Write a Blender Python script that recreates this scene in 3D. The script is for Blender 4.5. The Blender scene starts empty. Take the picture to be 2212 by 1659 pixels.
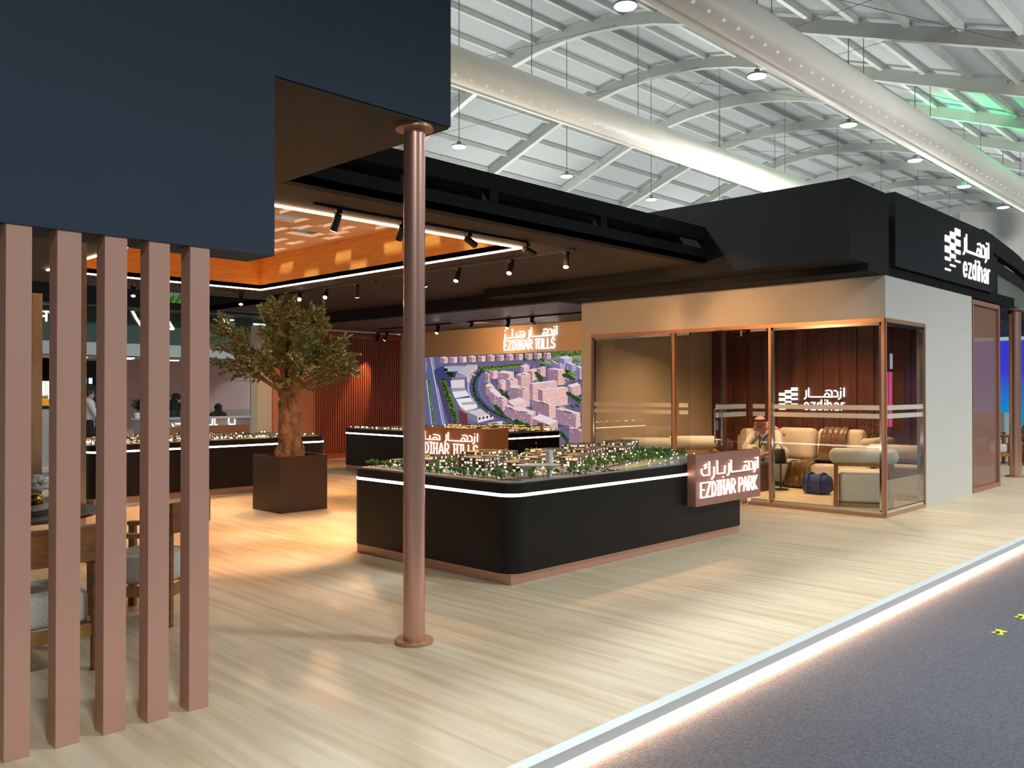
import bpy, bmesh, math, random
from mathutils import Vector, Matrix
PI = math.pi
random.seed(7)
S = bpy.context.scene
COL = S.collection

# ------------------------------------------------------------------ camera, world, exposure
cam_d = bpy.data.cameras.new('camera'); cam = bpy.data.objects.new('camera', cam_d); COL.objects.link(cam)
cam_d.sensor_width = 36.0; cam_d.lens = 36.0 * 1850.0 / 2212.0; cam_d.clip_end = 300; cam_d.clip_start = 0.05
cam.location = (0, 0, 1.6)
cam.rotation_euler = (math.radians(90 + 0.45), 0, math.radians(44.27 - 90))
S.camera = cam
S.view_settings.view_transform = 'Standard'; S.view_settings.look = 'None'
S.view_settings.gamma = 1.0; S.view_settings.use_curve_mapping = False
S.view_settings.exposure = 0.0
W = bpy.data.worlds.new('world'); S.world = W; W.use_nodes = True
W.node_tree.nodes['Background'].inputs[0].default_value = (0.86, 0.95, 1.0, 1)
W.node_tree.nodes['Background'].inputs[1].default_value = 0.46
S.cycles.max_bounces = 8; S.cycles.diffuse_bounces = 4; S.cycles.glossy_bounces = 4; S.cycles.transparent_max_bounces = 12
S.cycles.sample_clamp_indirect = 4.0; S.cycles.caustics_reflective = False; S.cycles.caustics_refractive = False

def lamp(name, kind, loc, energy, color, parent=None, target=None, size=0.1, spot=60, blend=0.6):
    d = bpy.data.lights.new(name, kind); d.energy = energy; d.color = color
    if kind == 'SPOT': d.spot_size = math.radians(spot); d.spot_blend = blend; d.shadow_soft_size = size
    elif kind == 'AREA': d.shape = 'DISK'; d.size = size
    else: d.shadow_soft_size = size
    o = bpy.data.objects.new(name, d); COL.objects.link(o)
    v = Vector(loc)
    if target is not None:
        o.rotation_euler = (Vector(target) - v).to_track_quat('-Z', 'Y').to_euler()
    if parent: o.parent = parent; v = v - parent.location
    o.location = v
    return o

# ------------------------------------------------------------------ materials
def lin(c): return c / 12.92 if c <= 0.04045 else ((c + 0.055) / 1.055) ** 2.4
def rgb(h):
    h = h.lstrip('#'); return tuple(lin(int(h[i:i + 2], 16) / 255) for i in (0, 2, 4)) + (1,)
MATS = {}
def mat(name, color, rough=0.5, metal=0.0, noise=0.0, scale=20.0, bump=0.0, emit=None, es=0.0, spec=0.5, stretch=None):
    if name in MATS: return MATS[name]
    m = bpy.data.materials.new(name); m.use_nodes = True; nt = m.node_tree; b = nt.nodes['Principled BSDF']
    c = rgb(color) if isinstance(color, str) else tuple(color) + (1,)
    b.inputs['Base Color'].default_value = c; b.inputs['Roughness'].default_value = rough
    b.inputs['Metallic'].default_value = metal; b.inputs['Specular IOR Level'].default_value = spec
    if emit:
        b.inputs['Emission Color'].default_value = rgb(emit) if isinstance(emit, str) else tuple(emit) + (1,)
        b.inputs['Emission Strength'].default_value = es
    if noise or bump:
        tc = nt.nodes.new('ShaderNodeTexCoord'); mp = nt.nodes.new('ShaderNodeMapping'); n = nt.nodes.new('ShaderNodeTexNoise')
        n.inputs['Scale'].default_value = scale; n.inputs['Detail'].default_value = 5
        if stretch: mp.inputs['Scale'].default_value = stretch
        nt.links.new(tc.outputs['Object'], mp.inputs[0]); nt.links.new(mp.outputs[0], n.inputs['Vector'])
        if noise:
            r = nt.nodes.new('ShaderNodeValToRGB')
            r.color_ramp.elements[0].position = 0.3; r.color_ramp.elements[1].position = 0.7
            r.color_ramp.elements[0].color = tuple(x * (1 - noise) for x in c[:3]) + (1,)
            r.color_ramp.elements[1].color = tuple(min(1, x * (1 + noise)) for x in c[:3]) + (1,)
            nt.links.new(n.outputs['Fac'], r.inputs[0]); nt.links.new(r.outputs[0], b.inputs['Base Color'])
        if bump:
            bp = nt.nodes.new('ShaderNodeBump'); bp.inputs['Strength'].default_value = bump; bp.inputs['Distance'].default_value = 0.01
            nt.links.new(n.outputs['Fac'], bp.inputs['Height']); nt.links.new(bp.outputs[0], b.inputs['Normal'])
    MATS[name] = m
    return m
def emis(name, color, s):
    if name in MATS: return MATS[name]
    m = bpy.data.materials.new(name); m.use_nodes = True; nt = m.node_tree; nt.nodes.clear()
    e = nt.nodes.new('ShaderNodeEmission'); o = nt.nodes.new('ShaderNodeOutputMaterial')
    e.inputs[0].default_value = rgb(color) if isinstance(color, str) else tuple(color) + (1,); e.inputs[1].default_value = s
    nt.links.new(e.outputs[0], o.inputs[0]); MATS[name] = m
    return m
def glass(name, tint=(0.93, 0.95, 0.94), refl=1.0, rough=0.0):
    m = bpy.data.materials.new(name); m.use_nodes = True; nt = m.node_tree; nt.nodes.clear()
    t = nt.nodes.new('ShaderNodeBsdfTransparent'); t.inputs[0].default_value = tint + (1,)
    g = nt.nodes.new('ShaderNodeBsdfGlossy'); g.inputs['Roughness'].default_value = rough
    f = nt.nodes.new('ShaderNodeFresnel'); f.inputs[0].default_value = 1.5
    mu = nt.nodes.new('ShaderNodeMath'); mu.operation = 'MULTIPLY'; mu.inputs[1].default_value = 2.2 * refl; mu.use_clamp = True
    x = nt.nodes.new('ShaderNodeMixShader'); o = nt.nodes.new('ShaderNodeOutputMaterial')
    ge = nt.nodes.new('ShaderNodeNewGeometry'); iv = nt.nodes.new('ShaderNodeMath'); iv.operation = 'SUBTRACT'; iv.inputs[0].default_value = 1.0; m2 = nt.nodes.new('ShaderNodeMath'); m2.operation = 'MULTIPLY'
    nt.links.new(ge.outputs['Backfacing'], iv.inputs[1]); nt.links.new(f.outputs[0], mu.inputs[0]); nt.links.new(mu.outputs[0], m2.inputs[0]); nt.links.new(iv.outputs[0], m2.inputs[1]); nt.links.new(m2.outputs[0], x.inputs[0]); nt.links.new(t.outputs[0], x.inputs[1]); nt.links.new(g.outputs[0], x.inputs[2])
    nt.links.new(x.outputs[0], o.inputs[0]); MATS[name] = m
    return m
def planks(name, c1, c2, c3, along='Y', w=0.2, ln=1.3, rough=0.42):
    m = bpy.data.materials.new(name); m.use_nodes = True; nt = m.node_tree; b = nt.nodes['Principled BSDF']
    tc = nt.nodes.new('ShaderNodeTexCoord'); mp = nt.nodes.new('ShaderNodeMapping')
    if along == 'Y': mp.inputs['Rotation'].default_value = (0, 0, PI / 2)
    nt.links.new(tc.outputs['Object'], mp.inputs[0])
    br = nt.nodes.new('ShaderNodeTexBrick'); br.inputs['Scale'].default_value = 1.0
    br.inputs['Brick Width'].default_value = ln; br.inputs['Row Height'].default_value = w; br.inputs['Mortar Size'].default_value = 0.0012
    br.inputs['Color1'].default_value = (0.2, 0.2, 0.2, 1); br.inputs['Color2'].default_value = (0.8, 0.8, 0.8, 1); br.inputs['Mortar'].default_value = (0.35, 0.35, 0.35, 1)
    br.offset = 0.37
    nt.links.new(mp.outputs[0], br.inputs['Vector'])
    mp2 = nt.nodes.new('ShaderNodeMapping'); mp2.inputs['Scale'].default_value = (0.55, 9.0, 1)
    nt.links.new(mp.outputs[0], mp2.inputs[0])
    n = nt.nodes.new('ShaderNodeTexNoise'); n.inputs['Scale'].default_value = 1.6; n.inputs['Detail'].default_value = 4; n.inputs['Distortion'].default_value = 0.4
    nt.links.new(mp2.outputs[0], n.inputs['Vector'])
    r = nt.nodes.new('ShaderNodeValToRGB'); e = r.color_ramp.elements
    e[0].position = 0.3; e[0].color = rgb(c1); e[1].position = 0.72; e[1].color = rgb(c3)
    k = e.new(0.5); k.color = rgb(c2)
    ad = nt.nodes.new('ShaderNodeMath'); ad.operation = 'MULTIPLY_ADD'; ad.inputs[1].default_value = 0.16; 
    nt.links.new(br.outputs['Color'], ad.inputs[0]); nt.links.new(n.outputs['Fac'], ad.inputs[2])
    sb = nt.nodes.new('ShaderNodeMath'); sb.operation = 'SUBTRACT'; sb.inputs[1].default_value = 0.08
    nt.links.new(ad.outputs[0], sb.inputs[0]); nt.links.new(sb.outputs[0], r.inputs[0])
    nt.links.new(r.outputs[0], b.inputs['Base Color']); b.inputs['Roughness'].default_value = rough; b.inputs['Specular IOR Level'].default_value = 0.35
    MATS[name] = m
    return m
def windows_mat(name, wall, lit, ncell=0.026, fl=0.03, frac=0.6, es=3.0):
    """wall with a grid of panes; a share of the panes is lit from inside"""
    m = bpy.data.materials.new(name); m.use_nodes = True; nt = m.node_tree; b = nt.nodes['Principled BSDF']; N = nt.nodes.new; L = nt.links.new
    tc = N('ShaderNodeTexCoord'); sp = N('ShaderNodeSeparateXYZ'); L(tc.outputs['Object'], sp.inputs[0])
    def mth(op, a, bb=None, c=None):
        q = N('ShaderNodeMath'); q.operation = op
        for i, v in enumerate((a, bb, c)):
            if v is None: continue
            if isinstance(v, (int, float)): q.inputs[i].default_value = v
            else: L(v, q.inputs[i])
        return q.outputs[0]
    u = mth('DIVIDE', mth('ADD', sp.outputs[0], sp.outputs[1]), ncell); v = mth('DIVIDE', sp.outputs[2], fl)
    fu = mth('FRACT', u); fv = mth('FRACT', v)
    pane = mth('MULTIPLY', mth('MULTIPLY', mth('GREATER_THAN', fu, 0.16), mth('LESS_THAN', fu, 0.84)), mth('MULTIPLY', mth('GREATER_THAN', fv, 0.22), mth('LESS_THAN', fv, 0.8)))
    cb = N('ShaderNodeCombineXYZ'); L(mth('FLOOR', u), cb.inputs[0]); L(mth('FLOOR', v), cb.inputs[1])
    wn = N('ShaderNodeTexWhiteNoise'); wn.noise_dimensions = '2D'; L(cb.outputs[0], wn.inputs['Vector'])
    nz = N('ShaderNodeTexNoise'); nz.inputs['Scale'].default_value = 9.0; L(tc.outputs['Object'], nz.inputs['Vector'])
    geo = N('ShaderNodeNewGeometry'); sg = N('ShaderNodeSeparateXYZ'); L(geo.outputs['Normal'], sg.inputs[0])
    side = mth('LESS_THAN', mth('ABSOLUTE', sg.outputs[2]), 0.5)
    p2 = mth('MULTIPLY', pane, side)
    on = mth('MULTIPLY', p2, mth('LESS_THAN', mth('MULTIPLY_ADD', wn.outputs['Value'], 0.7, mth('MULTIPLY', nz.outputs['Fac'], 0.5)), frac))
    mx = N('ShaderNodeMix'); mx.data_type = 'RGBA'; L(p2, mx.inputs['Factor']); mx.inputs['A'].default_value = rgb(wall); mx.inputs['B'].default_value = (0.03, 0.03, 0.035, 1)
    L(mx.outputs['Result'], b.inputs['Base Color']); b.inputs['Roughness'].default_value = 0.6
    b.inputs['Emission Color'].default_value = rgb(lit); L(mth('MULTIPLY', on, mth('MULTIPLY_ADD', wn.outputs['Value'], es, es * 0.5)), b.inputs['Emission Strength'])
    MATS[name] = m
    return m

# ------------------------------------------------------------------ mesh builder
class MB:
    def __init__(s, org=(0, 0, 0)): s.v = []; s.f = []; s.m = []; s.o = Vector(org); s.cur = 0; s.cols = None
    def add(s, vs, fs):
        k = len(s.v); s.v += [tuple(Vector(q) - s.o) for q in vs]
        for f in fs: s.f.append(tuple(i + k for i in f)); s.m.append(s.cur)
        return s
    def box(s, x0, x1, y0, y1, z0, z1):
        vs = [(x, y, z) for z in (z0, z1) for y in (y0, y1) for x in (x0, x1)]
        return s.add(vs, [(0, 2, 3, 1), (4, 5, 7, 6), (0, 1, 5, 4), (2, 6, 7, 3), (0, 4, 6, 2), (1, 3, 7, 5)])
    def obox(s, c, ax, ay, az, hx, hy, hz):
        c = Vector(c); ax, ay, az = Vector(ax).normalized() * hx, Vector(ay).normalized() * hy, Vector(az).normalized() * hz
        vs = [c + ax * i + ay * j + az * k for k in (-1, 1) for j in (-1, 1) for i in (-1, 1)]
        return s.add(vs, [(0, 2, 3, 1), (4, 5, 7, 6), (0, 1, 5, 4), (2, 6, 7, 3), (0, 4, 6, 2), (1, 3, 7, 5)])
    def bar(s, p, q, w, h=None, up=(0, 0, 1)):
        p, q = Vector(p), Vector(q); d = q - p; h = h or w
        a = d.cross(Vector(up));
        if a.length < 1e-6: a = d.cross(Vector((1, 0, 0)))
        return s.obox((p + q) / 2, d, a, d.cross(a), d.length / 2, w / 2, h / 2)
    def tube(s, pts, r, n=8, cap=True, closed=False):
        pts = [Vector(p) for p in pts]; rs = r if isinstance(r, (list, tuple)) else [r] * len(pts)
        vs = []; fs = []; last = None
        for i, p in enumerate(pts):
            if closed: t = pts[(i + 1) % len(pts)] - pts[i - 1]
            else: t = pts[min(i + 1, len(pts) - 1)] - pts[max(i - 1, 0)]
            t.normalize()
            if last is None: a = t.orthogonal().normalized()
            else:
                a = last - t * last.dot(t)
                a = a.normalized() if a.length > 1e-5 else t.orthogonal().normalized()
            last = a; b = t.cross(a)
            for k in range(n): vs.append(p + (a * math.cos(2 * PI * k / n) + b * math.sin(2 * PI * k / n)) * rs[i])
        m = len(pts)
        for i in range(m if closed else m - 1):
            for k in range(n):
                j = (i + 1) % m
                fs.append((i * n + k, i * n + (k + 1) % n, j * n + (k + 1) % n, j * n + k))
        if cap and not closed: fs.append(tuple(range(n - 1, -1, -1))); fs.append(tuple(range((m - 1) * n, m * n)))
        return s.add(vs, fs)
    def cyl(s, p, q, r, n=24, r2=None): return s.tube([p, q], [r, r if r2 is None else r2], n)
    def lathe(s, prof, c=(0, 0, 0), n=24):
        c = Vector(c); vs = [c + Vector((r * math.cos(2 * PI * k / n), r * math.sin(2 * PI * k / n), z)) for r, z in prof for k in range(n)]
        fs = [(i * n + k, i * n + (k + 1) % n, (i + 1) * n + (k + 1) % n, (i + 1) * n + k) for i in range(len(prof) - 1) for k in range(n)]
        fs.append(tuple(range(n - 1, -1, -1))); fs.append(tuple(range((len(prof) - 1) * n, len(prof) * n)))
        return s.add(vs, fs)
    def prism(s, poly, z0, z1):
        n = len(poly); vs = [(x, y, z0) for x, y in poly] + [(x, y, z1) for x, y in poly]
        return s.add(vs, [tuple(range(n - 1, -1, -1)), tuple(range(n, 2 * n))] + [(i, (i + 1) % n, n + (i + 1) % n, n + i) for i in range(n)])
    def rbox(s, x0, x1, y0, y1, z0, z1, r=0.05, seg=4):
        """box with rounded edges all round"""
        bm = bmesh.new(); bmesh.ops.create_cube(bm, size=1)
        for v in bm.verts: v.co = Vector(((x0 + x1) / 2 + v.co.x * (x1 - x0), (y0 + y1) / 2 + v.co.y * (y1 - y0), (z0 + z1) / 2 + v.co.z * (z1 - z0)))
        bmesh.ops.bevel(bm, geom=bm.edges[:] + bm.verts[:], offset=r, segments=seg, profile=0.5, affect='EDGES')
        bm.verts.index_update(); s.add([v.co.copy() for v in bm.verts], [tuple(v.index for v in f.verts) for f in bm.faces]); bm.free()
        return s
    def blob(s, c, rx, ry, rz, sub=2, jit=0.0):
        bm = bmesh.new(); bmesh.ops.create_icosphere(bm, subdivisions=sub, radius=1)
        c = Vector(c)
        for v in bm.verts:
            k = 1 + random.uniform(-jit, jit); v.co = c + Vector((v.co.x * rx * k, v.co.y * ry * k, v.co.z * rz * k))
        bm.verts.index_update(); s.add([v.co.copy() for v in bm.verts], [tuple(v.index for v in f.verts) for f in bm.faces]); bm.free()
        return s
    def xform(s, M):
        s.v = [tuple(M @ Vector(q)) for q in s.v]; return s
    def build(s, name, mats, parent=None, smooth=False, bevel=0):
        me = bpy.data.meshes.new(name); me.from_pydata(s.v, [], s.f)
        for q in (mats if isinstance(mats, (list, tuple)) else [mats]): me.materials.append(q)
        if any(s.m): me.polygons.foreach_set('material_index', s.m)
        me.validate(); me.update()
        bm = bmesh.new(); bm.from_mesh(me); bmesh.ops.recalc_face_normals(bm, faces=bm.faces[:]); bm.to_mesh(me); bm.free()
        if smooth: me.polygons.foreach_set('use_smooth', [True] * len(me.polygons))
        o = bpy.data.objects.new(name, me); COL.objects.link(o)
        if smooth == 'auto':
            try: me.set_sharp_from_angle(angle=math.radians(35))
            except Exception: pass
        if bevel:
            b = o.modifiers.new('bevel', 'BEVEL'); b.width = bevel; b.segments = 2; b.limit_method = 'ANGLE'
        if parent: o.parent = parent
        else: o.location = s.o
        return o
def tag(o, label, cat, group=None, kind=None):
    if label: o['label'] = label
    if cat: o['category'] = cat
    if group: o['group'] = group
    if kind: o['kind'] = kind
    return o
def thing(name, label, cat, loc=(0, 0, 0), rz=0, group=None, kind=None):
    o = bpy.data.objects.new(name, None); o.empty_display_size = 0.1; COL.objects.link(o); o.location = loc; o.rotation_euler = (0, 0, rz)
    return tag(o, label, cat, group, kind)
def copy_tree(o, parent=None):
    c = o.copy(); COL.objects.link(c)
    if parent: c.parent = parent
    for ch in list(o.children): copy_tree(ch, c)
    return c
def struct(o): o['kind'] = 'structure'; return o
def rrect(x0, x1, y0, y1, r, n=6):
    p = []
    for cx, cy, a in ((x1 - r, y0 + r, -PI / 2), (x1 - r, y1 - r, 0), (x0 + r, y1 - r, PI / 2), (x0 + r, y0 + r, PI)):
        for k in range(n + 1): t = a + PI / 2 * k / n; p.append((cx + r * math.cos(t), cy + r * math.sin(t)))
    return p
def arc(cx, cy, rx, ry, a0, a1, n=8):
    return [(cx + rx * math.cos(math.radians(a0 + (a1 - a0) * i / n)), cy + ry * math.sin(math.radians(a0 + (a1 - a0) * i / n))) for i in range(n + 1)]

# ------------------------------------------------------------------ stroke lettering
UP = {
 'E': (0.5, [[(.42, 1), (0, 1), (0, 0), (.42, 0)], [(0, .52), (.34, .52)]]),
 'Z': (0.5, [[(.02, 1), (.45, 1), (0, 0), (.45, 0)]]),
 'D': (0.52, [[(.08, 0), (.08, 1), (.2, 1)] + arc(.2, .5, .26, .5, 90, -90, 8) + [(.0, 0)], [(0, 1), (.1, 1)]]),
 'I': (0.3, [[(.15, 0), (.15, 1)], [(.02, 1), (.28, 1)], [(.02, 0), (.28, 0)]]),
 'H': (0.56, [[(.1, 0), (.1, 1)], [(.44, 0), (.44, 1)], [(.1, .5), (.44, .5)], [(0, 1), (.2, 1)], [(.34, 1), (.54, 1)]]),
 'A': (0.52, [[(0, 0), (.2, 1), (.28, 1), (.48, 0)], [(.08, .33), (.4, .33)]]),
 'R': (0.52, [[(.04, 0), (.04, 1), (.24, 1)] + arc(.24, .74, .2, .26, 90, -90, 6) + [(.04, .48)], [(.22, .48), (.46, 0)]]),
 'P': (0.5, [[(.04, 0), (.04, 1), (.24, 1)] + arc(.24, .74, .2, .26, 90, -90, 6) + [(.04, .48)]]),
 'K': (0.5, [[(.04, 0), (.04, 1)], [(.42, 1), (.06, .45), (.44, 0)]]),
 'L': (0.44, [[(.04, 1), (.04, 0), (.4, 0)]]),
 'S': (0.5, [arc(.23, .75, .2, .25, 20, 250, 8) + arc(.23, .25, .2, .25, 70, -160, 8)]),
 'N': (0.6, [[(.06, 0), (.06, 1), (.5, 0), (.5, 1)], [(-.02, 0), (.14, 0)], [(-.02, 1), (.08, 1)], [(.42, 1), (.58, 1)]]),
 'G': (0.6, [arc(.3, .5, .26, .5, 50, 330, 12) + [(.55, .45), (.36, .45)]]),
 'T': (0.56, [[(.28, 0), (.28, 1)], [(.02, .86), (.02, 1), (.54, 1), (.54, .86)], [(.18, 0), (.38, 0)]]),
 ' ': (0.26, []),
}
LOW = {
 'e': (0.98, [arc(.42, .42, .36, .42, -40, -360, 12)[::1] + [(.06, .42)]]),
 'z': (0.78, [[(.04, .84), (.64, .84), (.04, 0), (.66, 0)]]),
 'd': (0.98, [arc(.4, .42, .34, .42, 0, 360, 14), [(.74, 1.15), (.74, 0)]]),
 'i': (0.36, [[(.12, 0), (.12, .84)], [(.12, 1.14), (.12, 1.16)]]),
 'h': (0.9, [[(.08, 0), (.08, 1.15)], arc(.4, .5, .32, .34, 180, 0, 8) + [(.72, 0)]]),
 'a': (0.92, [arc(.4, .26, .32, .27, 0, 360, 10), arc(.42, .55, .3, .29, 150, 0, 6) + [(.72, 0)]]),
 'r': (0.56, [[(.08, 0), (.08, .84)], arc(.42, .5, .34, .34, 180, 80, 5)]),
}
AR_EZ = [[(.28, .69), (.28, .06), (.21, -.13), (.06, -.22)], [(.56, .94), (.56, .06), (.64, 0), (3.22, 0)],
         arc(2.62, .02, .28, .38, 180, 0, 8), [(2.5, .66)] + arc(2.85, .42, .32, .3, 110, 0, 6) + [(3.17, 0)],
         [(3.4, .68), (3.6, .66), (3.78, .5), (3.8, .03), (3.38, .03)], [(4.12, .62), (4.12, .06), (4.05, -.12), (3.88, -.24)], [(4.12, .9), (4.12, .92)],
         [(4.48, .94), (4.48, .06)]]                     # width 4.5
AR_HILLS = [[(.1, .45), (.1, -.1), (0, -.3)], [(.1, .8), (.1, .82)], [(.1, 0), (1.95, 0)], [(.85, .95), (.85, 0)], [(1.3, .45), (1.3, 0)], [(1.2, -.3), (1.22, -.3)], [(1.42, -.3), (1.44, -.3)],
         arc(1.75, .02, .2, .3, 180, 0, 6), [(1.6, .6)] + arc(1.85, .35, .3, .25, 100, 0, 5) + [(2.15, 0), (1.9, 0)]]   # width 2.2
AR_PARK = [[(.06, .5), (.06, .2), (.2, 0), (.62, 0), (.62, 1)], [(.42, .85), (.26, .75), (.42, .62), (.28, .52)], [(.98, .55), (.98, -.1), (.8, -.35)],
         [(1.22, 1), (1.22, 0), (1.78, 0), (1.82, .55)], [(1.66, -.3), (1.68, -.3)]]   # width 1.9
def strokes(mb, paths, o, U, V, s, w, dep, sx=1.0):
    """rounded strokes standing proud of a wall: o + U*x*s*sx + V*y*s, thickness dep along U x V"""
    o, U, V = Vector(o), Vector(U).normalized(), Vector(V).normalized(); N = U.cross(V)
    for p in paths:
        q = [o + U * (x * s * sx) + V * (y * s) for x, y in p]
        for a, b in zip(q, q[1:]):
            if (b - a).length > 1e-6: mb.obox((a + b) / 2 + N * dep / 2, b - a, N.cross(b - a), N, (b - a).length / 2, w / 2, dep / 2)
        for a in q:
            vs = [a + (U * math.cos(k * PI / 4) + V * math.sin(k * PI / 4)) * w / 2 for k in range(8)]
            mb.add(vs + [v + N * dep for v in vs], [tuple(range(7, -1, -1)), tuple(range(8, 16))] + [(k, (k + 1) % 8, 8 + (k + 1) % 8, 8 + k) for k in range(8)])
def word(mb, txt, font, o, U, V, s, w, dep, width=None):
    tot = sum(font[c][0] for c in txt); sx = 1.0 if width is None else width / (tot * s)
    x = 0
    for c in txt:
        strokes(mb, [[(px * .84 + x, py) for px, py in p] for p in font[c][1]], o, U, V, s, w, dep, sx); x += font[c][0]
def logo(mb, o, U, V, w, h, dep):
    """three columns of staggered tiles that thin out downwards"""
    o, U, V = Vector(o), Vector(U).normalized(), Vector(V).normalized(); N = U.cross(V)
    cols = [[(.76, .62), (.53, .39), (.29, .22), (.04, 0)], [(.88, .74), (.64, .49), (.40, .31), (.16, .12)], [(1, .85), (.76, .62), (.53, .44), (.29, .25)]]
    for i, c in enumerate(cols):
        for t, b in c:
            mb.obox(o + U * w * ((i + .5) / 3) + V * h * (t + b) / 2 + N * dep / 2, U, V, N, w / 6 * 1.04, h * (t - b) / 2, dep / 2)

# ================================================================== materials in use
COPPER = mat('copper_satin', (0.74, 0.43, 0.34), 0.34, 0.85)
COPPER_TRIM = mat('copper_trim', (0.55, 0.29, 0.17), 0.38, 0.5)
COPPER_BAR = mat('copper_bar', (0.62, 0.35, 0.27), 0.45, 0.3)
COPPER_BOX = mat('copper_box', (0.42, 0.21, 0.155), 0.45, 0.4)
DARK = mat('dark_paint', (0.015, 0.0165, 0.018), 0.75, noise=0.04, scale=2, spec=.15)
FASCIA = mat('slate_paint', (0.046, 0.064, 0.090), 0.75, noise=0.03, scale=1.5, spec=.15)
SOFFIT = mat('soffit_paint', (0.040, 0.026, 0.017), 0.75)
BLACK = mat('black_paint', (0.005, 0.0045, 0.0045), 0.7, spec=.1)
CREAM = mat('cream_paint', (0.60, 0.585, 0.53), 0.75, noise=0.02, scale=3)
TAN = mat('tan_paint', (0.62, 0.50, 0.34), 0.7)
WHITE = mat('white_paint', (0.78, 0.8, 0.8), 0.5)
LED = emis('led_warm', (1.0, 0.62, 0.36), 26.0)
LEDF = emis('led_cool', (1.0, 0.86, 0.76), 8.0)
LETTER = emis('lit_letters', (1.0, 0.93, 0.88), 2.0)
RIM = emis('letter_halo', (1.0, 0.45, 0.33), 0.9)
BLACKM = mat('black_metal', (0.012, 0.012, 0.012), 0.4, 0.3)
CHROME = mat('chrome', (0.8, 0.8, 0.8), 0.12, 1.0)

# ================================================================== hall
YC, ZC = 19.3, 14.07
def zr(y):
    d = abs(y - YC)
    return ZC - 0.036 * d * d if d < 5 else ZC - 0.9 - 0.365 * (d - 5)
m = bpy.data.materials.new('roof_membrane'); m.use_nodes = True; nt = m.node_tree; nt.nodes.clear()
df = nt.nodes.new('ShaderNodeBsdfDiffuse'); df.inputs[0].default_value = (0.50, 0.53, 0.53, 1)
tr = nt.nodes.new('ShaderNodeBsdfTranslucent'); tr.inputs[0].default_value = (0.66, 0.72, 0.70, 1)
mx = nt.nodes.new('ShaderNodeMixShader'); mx.inputs[0].default_value = 0.38; ou = nt.nodes.new('ShaderNodeOutputMaterial')
nt.links.new(df.outputs[0], mx.inputs[1]); nt.links.new(tr.outputs[0], mx.inputs[2]); nt.links.new(mx.outputs[0], ou.inputs[0])
MEMB = m
XA, XB, YA, YB = -12.6, 64.0, -5.7, 44.3
ys = [YC + 1.25 * k for k in range(-20, 21)]
b = MB()
b.add([(x, y, zr(y) + 0.12) for y in ys for x in (XA, XB)], [(2 * i, 2 * i + 1, 2 * i + 3, 2 * i + 2) for i in range(40)])
struct(b.build('ceiling', MEMB, smooth=True))
RIBM = mat('roof_aluminium', (0.50, 0.53, 0.50), 0.5, 0.2, noise=0.06, scale=1.5)
for k in range(-5, 11):
    x = 12.4 + 5 * k
    if x < XA or x > XB: continue
    b = MB(); w = 0.11
    top = [(y, zr(y) - 0.02) for y in ys]
    n = len(ys)
    vs = [(x + s * w, y, z - dz) for s in (-1, 1) for dz in (0, 0.4) for y, z in top]
    fs = []
    for i in range(n - 1):
        fs += [(i, i + 1, n + i + 1, n + i), (2 * n + i, 3 * n + i, 3 * n + i + 1, 2 * n + i + 1), (i, 2 * n + i, 2 * n + i + 1, i + 1), (n + i, n + i + 1, 3 * n + i + 1, 3 * n + i)]
    b.add(vs, fs)
    r = 0
    for y, z in top[::2]: b.box(x - 0.16, x + 0.16, y - 0.04, y + 0.04, z - 0.1, z + 0.06)
    for sy in (-7.4, 7.4):
        zz = zr(YC + sy)
        for dx in (-.3, .3):
            for dz in (.1, .3): b.cyl((x - 0.125, YC + sy + dx, zz - dz - .02), (x - 0.11, YC + sy + dx, zz - dz - .02), 0.035, 8)
    o = b.build('roof_arch', RIBM); struct(o); o['label'] = 'grey aluminium roof arch spanning the hall'; o['group'] = 'roof arches of the hall'
for k in range(-15, 20):
    y = YC + 1.27 * k
    if not YA < y < YB: continue
    sl = 0.0
    b = MB(); b.box(XA, XB - .2, y - 0.06, y + 0.06, zr(y) - 0.1, zr(y) + 0.08)
    o = b.build('roof_purlin', RIBM); struct(o); o['label'] = 'slim grey purlin running along the hall roof'; o['group'] = 'roof purlins of the hall'
WIRE = mat('steel_wire', (0.12, 0.12, 0.11), 0.5, 0.4)
for xa, xb, ya, yb in [(17.4, 22.4, 5.2, 11), (17.4, 22.4, 11, 5.2), (17.4, 22.4, 26, 16.8), (22.4, 27.4, 27, 16.8), (27.4, 32.4, 19.3, 13), (27.4, 32.4, 16, 26), (22.4, 27.4, 8, 13.5), (32.4, 37.4, 24, 14), (37.4, 42.4, 22, 12), (27.4, 32.4, 12, 5)]:
    b = MB(); b.tube([(xa, ya, zr(ya) - .3), (xb, yb, zr(yb) - .3)], 0.008, 5)
    o = b.build('brace_cable', WIRE); tag(o, 'thin diagonal steel brace cable under the hall roof', 'cable', 'roof brace cables')
HALLW = mat('hall_wall_fabric', (0.66, 0.67, 0.66), 0.8)
b = MB(); gy = [YC + 1.25 * k for k in range(-20, 21)]
b.prism([(YA, -0.1), (YB, -0.1)] + [(y, zr(y) + .1) for y in reversed(gy)], 0, 0.2)
b.xform(Matrix(((0, 0, 1, XB), (1, 0, 0, 0), (0, 1, 0, 0), (0, 0, 0, 1))))
struct(b.build('wall_far', HALLW))
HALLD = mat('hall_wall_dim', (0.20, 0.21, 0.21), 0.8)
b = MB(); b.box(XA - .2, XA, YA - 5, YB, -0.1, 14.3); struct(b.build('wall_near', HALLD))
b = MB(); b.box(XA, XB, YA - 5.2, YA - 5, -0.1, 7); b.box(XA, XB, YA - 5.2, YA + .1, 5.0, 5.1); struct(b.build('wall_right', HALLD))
b = MB(); b.box(XA, XB, YB, YB + 0.2, -0.1, zr(YB) + .1); struct(b.build('wall_left', HALLW))
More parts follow.
